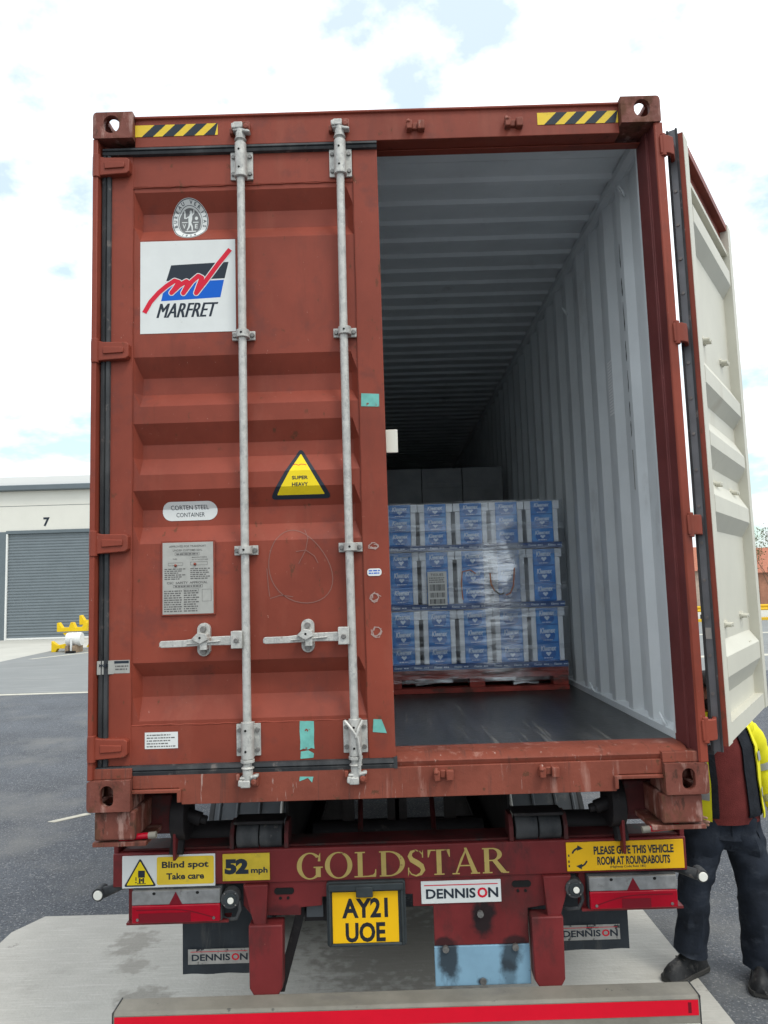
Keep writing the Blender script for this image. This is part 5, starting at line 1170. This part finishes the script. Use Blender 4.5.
# twist lock corners: rusty block, shelf, red stub and handwheel
for s in (-1, 1):
    m = MB(); a, b_ = sorted((s * 1.190, s * 1.030)); m.box(a, b_, 0.022, 0.24, 1.288, 1.3985, REDW); m.box(*sorted((s * 1.15, s * 0.95)), 0.243, 0.42, 1.24, 1.40, CHRED); m.build('twist_lock_block', tl, bevel=0.008)
    m = MB(); m.box(*sorted((s * 1.20, s * 0.99)), 0.03, 0.30, 1.262, 1.280, REDW); m.box(*sorted((s * 1.205, s * 1.185)), YR + 0.01, YR + 0.12, 1.15, 1.27, TRED); m.box(*sorted((s * 0.938, s * 0.926)), 0.215, 0.262, 1.140 if s < 0 else 1.112, 1.285, TRED); m.build('corner_shelf', tl, bevel=0.003)
    m = MB(); m.cyl((s * 1.10, 0.05, 1.288 if s < 0 else 1.270), (s * 0.985, 0.05, 1.296 if s < 0 else 1.262), 0.012, LENSR, n=12); m.cyl((s * 0.985, 0.05, 1.296 if s < 0 else 1.262), (s * 0.955, 0.05, 1.298 if s < 0 else 1.260), 0.013, BARG, n=12); m.build('locking_lever', tl)
    m = MB(); m.cyl((s * 0.95, 0.30, 1.30), (s * 0.89, 0.30, 1.30), 0.10, CHAS, n=24); m.cyl((s * 0.90, 0.30, 1.30), (s * 0.84, 0.30, 1.28), 0.028, CHAS, n=12); m.cyl((s * 0.845, 0.30, 1.282), (s * 0.815, 0.30, 1.276), 0.018, CHAS, n=10)
    m.cyl((s * 0.935, 0.30, 1.24), (s * 0.935, 0.26, 1.15), 0.03, CHAS, n=10); m.build('brake_chamber', tl, bevel=0.004)
    m = MB(); m.cyl((s * 1.0, 0.46, 1.170), (s * 0.66, 0.46, 1.175), 0.052, CHAS, n=18); m.build('air_tank', tl, bevel=0.006)
    m = MB(); m.box(*sorted((s * 0.695, s * 0.485)), YR - 0.012, YR + 0.10, 1.262, 1.276, CHAS)
    for a, b_ in ((0.686, 0.593), (0.588, 0.494)):
        m.cyl((s * a, YR + 0.045, 1.205), (s * b_, YR + 0.045, 1.205), 0.052, RUBBER, n=20)
    m.build('buffer_roller', tl, bevel=0.004)
    m = MB()
    for x in (0.705, 0.475):
        m = MB(); m.prism([(YR + 0.0, 1.16), (YR + 0.0, 1.22), (YR + 0.03, 1.262), (YR + 0.10, 1.262), (YR + 0.12, 1.16)], 'yz', s * x - 0.009, s * x + 0.009, CHRED); m.build('roller_bracket', tl, bevel=0.002)
# chassis, axles, wheels, guards, flaps
for s in (-1, 1):
    m = MB(); x = s * 0.49; m.box(x - 0.07, x + 0.07, 0.42, 12, 1.36, 1.385, CHAS); m.box(x - 0.006, x + 0.006, 0.42, 12, 0.98, 1.36, CHAS); m.box(x - 0.07, x + 0.07, 0.42, 12, 0.955, 0.98, CHAS); m.build('chassis_beam', tl)
m = MB()
for y in (0.9, 2.2, 3.5, 5, 7, 9):
    m = MB(); m.box(-1.15, 1.15, y, y + 0.08, 1.26, 1.3585, CHRED); m.build('cross_beam', tl)
m = MB()
for x in (-0.17, 0.16):
    m = MB(); m.tube([(x, 0.42, 1.10), (x * 1.05, 0.9, 1.32), (x * 0.8, 1.6, 1.22), (x, 2.4, 1.30)], 0.012, CHRED, 6); m.build('air_hose', tl)
m = MB(); m.box(-0.415, 0.415, 0.95, 1.0, 0.78, 1.055, CHAS); m.box(-0.415, 0.415, 0.95, 1.0, 1.165, 1.358, CHAS)  # dark plates added to stand in for the shade under the chassis
for x in (-0.25, -0.02, 0.02, 0.27): m.box(x - 0.03, x + 0.03, 0.953, 0.997, 1.0545, 1.1655, CHAS)
m.build('added_shade_plate', tl)
for x in (-1, 1):  # unseen boxes and gear, added to block light reaching under the trailer
    m = MB(); m.box(*sorted((x * 1.16, x * 0.60)), 6.2, 7.2, 0.42, 1.05, CHAS); m.build('added_light_block', tl, bevel=0.01)
    m = MB(); m.box(*sorted((x * 1.20, x * 1.17)), 7.4, 10.2, 0.45, 0.60, GALV); m.box(*sorted((x * 1.20, x * 1.17)), 7.4, 10.2, 0.72, 0.87, GALV); m.box(*sorted((x * 1.17, x * 1.14)), 7.6, 7.7, 0.45, 1.0, CHAS); m.build('side_guard', tl)
    m = MB(); m.box(*sorted((x * 0.82, x * 0.68)), 9.6, 9.74, 0.06, 1.3, CHAS); m.box(*sorted((x * 0.90, x * 0.60)), 9.55, 9.79, 0.02, 0.06, CHAS); m.build('landing_leg', tl)
m = MB(); m.cyl((0, 5.75, 0.40), (0, 5.75, 0.66), 0.50, TYRE, n=36); m.cyl((0, 5.75, 0.38), (0, 5.75, 0.68), 0.26, RIM, n=24); m.build('added_block_wheel', tl, bevel=0.03)  # unseen wheel shape, added to block light from the front
m = MB(); m.cyl((-0.40, 0.66, 1.10), (0.40, 0.66, 1.10), 0.045, CHAS, n=16); m.build('torsion_tube', tl)
m = MB(); m.box(-0.40, -0.33, YR + 0.05, YR + 0.13, 0.86, 0.955, GUARD); m.box(-0.41, -0.30, YR + 0.06, YR + 0.20, 0.84, 0.95, CHAS); m.build('junction_box', tl)
for yi, y in enumerate((2.35, 3.66, 4.97)):
    m = MB(); m.cyl((-0.95, y, 0.52), (0.95, y, 0.52), 0.065, CHAS, n=16); m.cyl((-0.45, y, 0.52), (-0.45, y, 1.0), 0.12, CHAS, n=16); m.cyl((0.45, y, 0.52), (0.45, y, 1.0), 0.12, CHAS, n=16); m.build('axle', tl)
    for s in (-1, 1):
        w = bpy.data.objects.new('wheel', None); COL.objects.link(w); w.location = (s * 1.02, y, 0.52); adopt(w, tl)
        m = MB(); pr = [(-0.18, 0.30), (-0.19, 0.40), (-0.185, 0.475), (-0.15, 0.512), (-0.06, 0.518), (-0.055, 0.505), (-0.045, 0.505), (-0.04, 0.519), (0.04, 0.519), (0.045, 0.505), (0.055, 0.505), (0.06, 0.518), (0.15, 0.512), (0.185, 0.475), (0.19, 0.40), (0.18, 0.30)]
        m.loft([[(s * 1.02 + x, y + r * math.cos(a * math.pi / 20), 0.52 + r * math.sin(a * math.pi / 20)) for a in range(40)] for x, r in pr], TYRE); m.build('tyre', w)
        m = MB(); m.cyl((s * 0.90, y, 0.52), (s * 1.215, y, 0.52), 0.29, RIM, n=28); m.cyl((s * 1.16, y, 0.52), (s * 1.235, y, 0.52), 0.12, CHAS, n=16)
        for a in range(10): m.cyl((s * 1.214, y + 0.17 * math.cos(a * .628), 0.52 + 0.17 * math.sin(a * .628)), (s * 1.235, y + 0.17 * math.cos(a * .628), 0.52 + 0.17 * math.sin(a * .628)), 0.014, BOLT, n=6)
        m.build('rim', w, bevel=0.006)
        m = MB(); R_ = 0.60; pts = [math.radians(12 + k * 156 / 18) for k in range(19)]
        xi, xo2 = s * 0.56, s * 1.14
        for r_, mt in ((R_, GUARD), (R_ - 0.012, GUARD)):
            A = [[m.bm.verts.new((x, y - r_ * math.cos(a), 0.52 + r_ * math.sin(a))) for a in pts] for x in (xi, xo2)]
            for q in range(18): m.bm.faces.new((A[0][q], A[0][q + 1], A[1][q + 1], A[1][q])).material_index = m.mi(mt)
        for x in (0.60, 0.72, 0.86, 1.0, 1.11):
            m.tube([(s * x, y - (R_ + 0.004) * math.cos(a), 0.52 + (R_ + 0.004) * math.sin(a)) for a in pts], 0.011, GALV if x in (0.72, 0.60) else GUARD, 6)
        m.build('mudguard', tl)
for x0, x1, zb2 in ((-0.975, -0.575, 0.560), (0.585, 1.010, 0.612)):
    m = MB(); n = 12
    for y_, mt in ((0.50, FLAP), (0.512, FLAP)):
        A = [m.bm.verts.new((x0 + (x1 - x0) * i / n, y_ + 0.004 * math.sin(i * 1.3), zb2)) for i in range(n + 1)]; B = [m.bm.verts.new((x0 + (x1 - x0) * i / n, y_ + 0.002 * math.sin(i * 1.3), 0.96)) for i in range(n + 1)]
        for i in range(n): m.bm.faces.new((A[i], A[i + 1], B[i + 1], B[i])).material_index = m.mi(mt)
    m.box(x0, x1, 0.504, 0.508, zb2 + 0.001, 0.959, FLAP); m.box(x0, x1, 0.49, 0.53, 0.955, 0.975, CHAS); fl = m.build('mudflap', tl)
    a, b_ = (x0 + 0.025, x0 + 0.30) if x0 < 0 else (x0 + 0.115, x1 - 0.04); zc = zb2 + 0.075
    LAB = M('grubby_white_label', (0.34, 0.33, 0.31), 0.6, var=0.2, vs=20, layers=[((0.04, 0.04, 0.045), 24, 0.58, 0.05)])
    decal('maker_label', maker([rect(a, b_, zc - 0.032, zc + 0.032, LAB, 0)], a, b_, zc - 0.032, zc + 0.032), fl, plane_y(0.4955), off=0.0015)
m = MB(); m.prism([(-0.44, 0.90), (-0.40, 0.90), (-0.50, 0.56), (-0.54, 0.56)], 'xz', YR + 0.06, YR + 0.10, CHAS); m.build('stay', tl)

# ================================================================== THE PERSON
SKIN = M('skin', (0.36, 0.20, 0.14), 0.5, var=0.06, vs=14)
TRS = M('navy_work_trousers', (0.014, 0.018, 0.027), 0.85, var=0.4, vs=9, bump=0.6, bs=16, layers=[((0.032, 0.038, 0.05), 7, 0.55, 0.14, (1, 1, 2.2))])
SWE = M('dark_red_sweatshirt', (0.13, 0.024, 0.022), 0.9, var=0.2, vs=10, bump=0.4, bs=200)
JCK = M('black_fleece', (0.014, 0.016, 0.021), 0.9, var=0.3, vs=14, bump=0.4, bs=60)
VEST = M('hi_vis_yellow', (0.72, 0.66, 0.02), 0.7, var=0.08, vs=8)
SILV = M('silver_reflective_band', (0.42, 0.43, 0.42), 0.35, metal=0.3)
BOOT = M('black_boot_leather', (0.020, 0.020, 0.021), 0.45, var=0.3, vs=12, bump=0.3, bs=60, layers=[((0.075, 0.07, 0.065), 22, 0.55, 0.12)])
SOLE = M('boot_sole', (0.045, 0.043, 0.040), 0.8)
HAIR = M('black_hair', (0.010, 0.009, 0.009), 0.6, var=0.4, vs=40, bump=0.9, bs=90)
man = thing('person', 'worker in hi vis vest and navy trousers standing half hidden behind the open door', 'person', (1.86, 1.46, 0))
def skin(name, V, E, parent, mt, sub=2, root=0):
    me = bpy.data.meshes.new(name); me.from_pydata([v[:3] for v in V], E, []); o = bpy.data.objects.new(name, me); COL.objects.link(o)
    sk = o.modifiers.new('s', 'SKIN'); sk.use_smooth_shade = True
    for i, v in enumerate(V):
        r = v[3]; me.skin_vertices[0].data[i].radius = (r, r) if not isinstance(r, tuple) else r
        me.skin_vertices[0].data[i].use_root = (i == root)
    ss = o.modifiers.new('u', 'SUBSURF'); ss.levels = sub; ss.render_levels = sub
    apply_mods(o)
    o.data.materials.clear(); o.data.materials.append(mt)
    for p in o.data.polygons: p.use_smooth = True
    return adopt(o, parent)
HX, HY, HZ = 1.835, 1.43, 1.585
# joints: pelvis, spine, neck, head, legs, arms; right hand (picture left) holds the door edge, left arm hangs
V = [(1.870, 1.475, 0.90, .125), (1.870, 1.475, 1.05, .125), (1.872, 1.470, 1.24, .135), (1.862, 1.465, 1.40, .085), (1.846, 1.45, 1.48, .058), (HX, HY, 1.56, .072), (HX - .002, HY - .006, 1.63, .074),
     (1.775, 1.475, 0.84, .085), (1.690, 1.455, 0.48, .056), (1.660, 1.512, 0.13, .036), (1.590, 1.470, 0.06, .030),
     (1.965, 1.475, 0.84, .085), (2.005, 1.43, 0.48, .056), (2.010, 1.424, 0.13, .036), (1.975, 1.350, 0.06, .030),
     (1.700, 1.47, 1.36, .058), (1.660, 1.52, 1.12, .044), (1.640, 1.36, 0.98, .034), (1.632, 1.29, 0.955, .026),
     (2.045, 1.49, 1.36, .058), (2.175, 1.56, 1.12, .044), (2.215, 1.52, 0.90, .034), (2.222, 1.505, 0.84, .026)]
E_ = [(0, 1), (1, 2), (2, 3), (3, 4), (4, 5), (5, 6), (0, 7), (7, 8), (8, 9), (9, 10), (0, 11), (11, 12), (12, 13), (13, 14), (3, 15), (15, 16), (16, 17), (17, 18), (3, 19), (19, 20), (20, 21), (21, 22)]
def hand(V, E, wi, fwd, side, nrm_, curl):
    """palm and five fingers grown from wrist vertex wi"""
    w = Vector(V[wi][:3]); f = Vector(fwd).normalized(); s = Vector(side).normalized(); n = Vector(nrm_).normalized()
    pc = w + f * 0.045; V.append((*pc, (.038, .016))); pi = len(V) - 1; E.append((wi, pi))
    for k, (off, ln) in enumerate(((-.030, .068), (-.010, .078), (.010, .072), (.029, .056))):
        b0 = w + f * 0.088 + s * off; V.append((*b0, .0095)); E.append((pi, len(V) - 1)); p = b0; dd = f.copy(); ang = curl * (0.8 + .1 * k)
        for q in range(3):
            dd = (dd * math.cos(ang) + n * math.sin(ang)).normalized() if q == 0 else (dd + n * ang * .8).normalized(); p = p + dd * ln / 3 * (1.15 - .15 * q); V.append((*p, .0085 - .0008 * q)); E.append((len(V) - 2, len(V) - 1))
    p = w + f * 0.030 - s * 0.030 + n * .006; V.append((*p, .011)); E.append((pi, len(V) - 1))
    for q in range(2):
        p = p + (f * .75 - s * .5 + n * (.25 + .3 * q)).normalized() * .030; V.append((*p, .0092)); E.append((len(V) - 2, len(V) - 1))
hand(V, E_, 18, (-.15, -.95, -.2), (0, .15, -1), (1, -.1, 0), 0.75)
hand(V, E_, 22, (.05, -.25, -1), (-.35, -.9, .15), (-.95, .2, 0), 0.30)
body = skin('body', V, E_, man, SKIN, 2)
# face
m = MB(); FY = HY - 0.078
for sx in (-1, 1):
    m.ball((HX + sx * 0.031, FY + 0.012, HZ + 0.014), 0.0125, M('eye_white', (0.7, 0.68, 0.64), 0.3)); m.ball((HX + sx * 0.031, FY + 0.002, HZ + 0.014), 0.006, HOLE); m.ball((HX + sx * 0.080, HY + 0.004, HZ), (0.012, 0.020, 0.030), SKIN)
m.ball((HX, FY - 0.004, HZ - 0.012), (0.013, 0.019, 0.022), SKIN); m.ball((HX, FY + 0.006, HZ - 0.048), (0.022, 0.010, 0.008), M('lips', (0.30, 0.12, 0.10), 0.5)); m.build('face', man)
m = MB(); rings = []
for k in range(10):
    t_ = k / 9; z = HZ - 0.035 + 0.150 * t_; r = math.sqrt(max(0.002, 1 - ((t_ - .38) / .64) ** 2)); front = 0.4 if t_ < .5 else 0.98
    rings.append([(HX + 0.093 * r * math.sin(a) + .004 * noise.noise(Vector((a * 3, k, 0))), HY + 0.010 - (0.102 * r * math.cos(a) if math.cos(a) < front or t_ > .5 else 0.04 * r) + .005 * noise.noise(Vector((a * 3, k, 4))), z) for a in [i * math.pi / 12 for i in range(24)]])
m.loft(rings, HAIR); m.build('hair', man)
m = MB(); m.ball((HX, HY - 0.042, HZ - 0.068), (0.060, 0.052, 0.040), HAIR, 14); m.build('beard', man)
# trousers: loose legs with folds
def leg_rings(P):
    rg = []
    for (x, y, z, rx, ry) in P: rg.append((x, y, z, rx, ry))
    out_ = []
    n = 28; S_ = []
    for a, b_ in zip(rg, rg[1:]):
        for q in range(6):
            t_ = q / 6; S_.append(tuple(a[i] * (1 - t_) + b_[i] * t_ for i in range(5)))
    S_.append(rg[-1])
    for (x, y, z, rx, ry) in S_:
        ring_ = []
        for i in range(n):
            a = 2 * math.pi * i / n; w = 1 + 0.16 * noise.noise(Vector((math.cos(a) * 2 + x * 3, math.sin(a) * 2, z * 11))) + 0.07 * noise.noise(Vector((math.cos(a) * 1.2 + x, math.sin(a) * 1.2 + z * 5, z * 22)))
            ring_.append((x + rx * w * math.cos(a), y + ry * w * math.sin(a), z + 0.012 * math.sin(a * 2 + z * 9)))
        out_.append(ring_)
    return out_
m = MB()
m.loft(leg_rings([(1.648, 1.488, 0.135, .088, .100), (1.652, 1.482, 0.20, .084, .092), (1.672, 1.465, 0.42, .086, .094), (1.705, 1.462, 0.60, .098, .108), (1.755, 1.472, 0.76, .122, .128), (1.800, 1.475, 0.90, .130, .135)]), TRS)
m.loft(leg_rings([(2.012, 1.415, 0.075, .096, .112), (2.012, 1.415, 0.15, .092, .104), (2.015, 1.420, 0.42, .094, .100), (2.008, 1.435, 0.60, .102, .110), (1.975, 1.465, 0.76, .122, .128), (1.935, 1.475, 0.90, .130, .135)]), TRS)
m.loft(leg_rings([(1.870, 1.475, 0.70, .100, .085), (1.870, 1.475, 0.78, .205, .132), (1.870, 1.475, 0.88, .205, .140), (1.870, 1.475, 0.98, .185, .138)]), TRS)
tq = m.build('trousers', man)
m = MB()
for pts in ([(1.752, 1.352, 0.86), (1.712, 1.366, 0.80), (1.690, 1.382, 0.74)], [(1.985, 1.352, 0.86), (2.025, 1.366, 0.80), (2.048, 1.384, 0.74)], [(1.868, 1.334, 0.88), (1.868, 1.342, 0.80), (1.870, 1.372, 0.72)]):
    m = MB(); m.tube(pts, 0.004, TRS, 6); m.build('seam', tq)
def shell(P, a0, a1, mt, name, th=0.0, n=26):
    m = MB(); S_ = []
    for a, b_ in zip(P, P[1:]):
        for q in range(5): t_ = q / 5; S_.append(tuple(a[i] * (1 - t_) + b_[i] * t_ for i in range(5)))
    S_.append(P[-1]); closed = abs(a1 - a0) >= 359
    def rows(dr):
        R_ = []
        for (x, y, z, rx, ry) in S_:
            r_ = []
            for i in range(n if closed else n + 1):
                a = math.radians(a0 + (a1 - a0) * i / n); w = 1 + 0.035 * noise.noise(Vector((math.cos(a) * 2.5, math.sin(a) * 2.5, z * 8))) + 0.02 * noise.noise(Vector((math.cos(a) * 6, math.sin(a) * 6, z * 3)))
                r_.append((x + (rx + dr) * w * math.sin(a), y - (ry + dr) * w * math.cos(a), z))
            R_.append(r_)
        return R_
    m.loft(rows(0), mt, closed, False)
    if th: m.loft(rows(-th), mt, closed, False)
    return m.build(name, man, recalc=False)
T0 = [(1.880, 1.470, 0.862, .196, .150), (1.880, 1.468, 0.92, .198, .158), (1.878, 1.466, 1.10, .188, .158), (1.872, 1.466, 1.28, .190, .150), (1.862, 1.468, 1.38, .165, .120), (1.852, 1.462, 1.45, .085, .080), (1.848, 1.455, 1.475, .070, .072)]
shell(T0, 0, 360, SWE, 'sweatshirt')
up2 = lambda dz, d_: [(x, y, max(z, dz), rx + d_, ry + d_) for x, y, z, rx, ry in T0]
shell(up2(0.90, .014), 22, 336, JCK, 'fleece_jacket', 0.006)
v = shell(up2(0.885, .028), 52, 326, VEST, 'hi_vis_vest', 0.005)
shell([(1.880, 1.468, 1.00, .225, .187), (1.880, 1.468, 1.05, .223, .187)], 54, 324, SILV, 'reflective_band')
shell([(1.876, 1.466, 1.20, .223, .188), (1.875, 1.466, 1.25, .223, .186)], 54, 324, SILV, 'reflective_band')
def sleeve(P, R_, name, mt=JCK):
    m = MB(); pts = []; rad = []
    for (a, ra), (b_, rb) in zip(zip(P, R_), list(zip(P, R_))[1:]):
        for q in range(5): t_ = q / 5; pts.append(Vector(a).lerp(Vector(b_), t_)); rad.append((ra * (1 - t_) + rb * t_) * (1 + .06 * math.sin(q * 2.4)))
    pts.append(Vector(P[-1])); rad.append(R_[-1]); m.tube(pts, rad, mt, 18); return m.build(name, man)
sleeve([(1.735, 1.47, 1.37), (1.685, 1.48, 1.30), (1.660, 1.52, 1.12), (1.642, 1.38, 0.995), (1.634, 1.31, 0.962)], [.070, .072, .060, .050, .044], 'sleeve')
sleeve([(2.02, 1.49, 1.37), (2.09, 1.51, 1.30), (2.175, 1.56, 1.12), (2.214, 1.522, 0.92), (2.221, 1.508, 0.87)], [.074, .076, .066, .058, .052], 'hi_vis_sleeve', VEST)
for a, b_ in (((2.150, 1.546, 1.17), (2.163, 1.553, 1.13)), ((2.205, 1.532, 0.98), (2.211, 1.526, 0.94))):
    m = MB(); m.cyl(a, b_, 0.071 if a[2] > 1 else 0.063, SILV, n=20, caps=False); m.build('reflective_band', man)
def boot(ax, ay, tx, ty):
    dv_ = Vector((tx - ax, ty - ay, 0)); L_ = dv_.length; u = dv_ / L_; s_ = Vector((-u.y, u.x, 0)); A0 = Vector((ax, ay, 0))
    prof = [(-.098, .034, .09), (-.085, .046, .12), (-.03, .052, .175), (.03, .052, .165), (.08, .054, .130), (.13, .060, .108), (.17, .060, .100), (.205, .050, .084), (.224, .028, .055)]
    m = MB(); rg = []
    for t_, w, h in prof: rg.append([tuple(A0 + u * t_ + s_ * (w * math.cos(a) * (1 if math.sin(a) < .3 else .82)) + Vector((0, 0, 0.024 + (h - .024) * max(0, math.sin(a)) + (0 if math.sin(a) >= 0 else 0)))) for a in [i * math.pi / 10 for i in range(20)]])
    m.loft(rg, BOOT); m.tube([A0 + Vector((0, 0, .09)) + u * .02, A0 + Vector((0, 0, .15)), A0 + Vector((0, 0, .25)) - u * .005], [.050, .056, .062], BOOT, 18)
    for q in range(3):
        p = A0 + u * (.045 + .028 * q) + Vector((0, 0, .142 - .018 * q)); m.tube([p - s_ * .03, p + Vector((0, 0, .008)), p + s_ * .03], .004, SOLE, 6)
    c0 = A0 + Vector((0, 0, .185)); m.tube([c0 + (u * math.cos(a) * .066 + s_ * math.sin(a) * .060) for a in [i * math.pi / 8 for i in range(17)]], .012, BOOT, 8)
    b2 = m.build('boot', man)
    m = MB(); pts = [(A0 + u * t_ + s_ * (w + .005)) for t_, w, h in prof] + [(A0 + u * t_ - s_ * (w + .005)) for t_, w, h in reversed(prof)]
    m.prism([(p.x, p.y) for p in pts], 'xy', 0.005, 0.030, SOLE); m.build('sole', b2, bevel=0.003)
boot(1.662, 1.515, 1.520, 1.430); boot(2.012, 1.425, 1.930, 1.270)
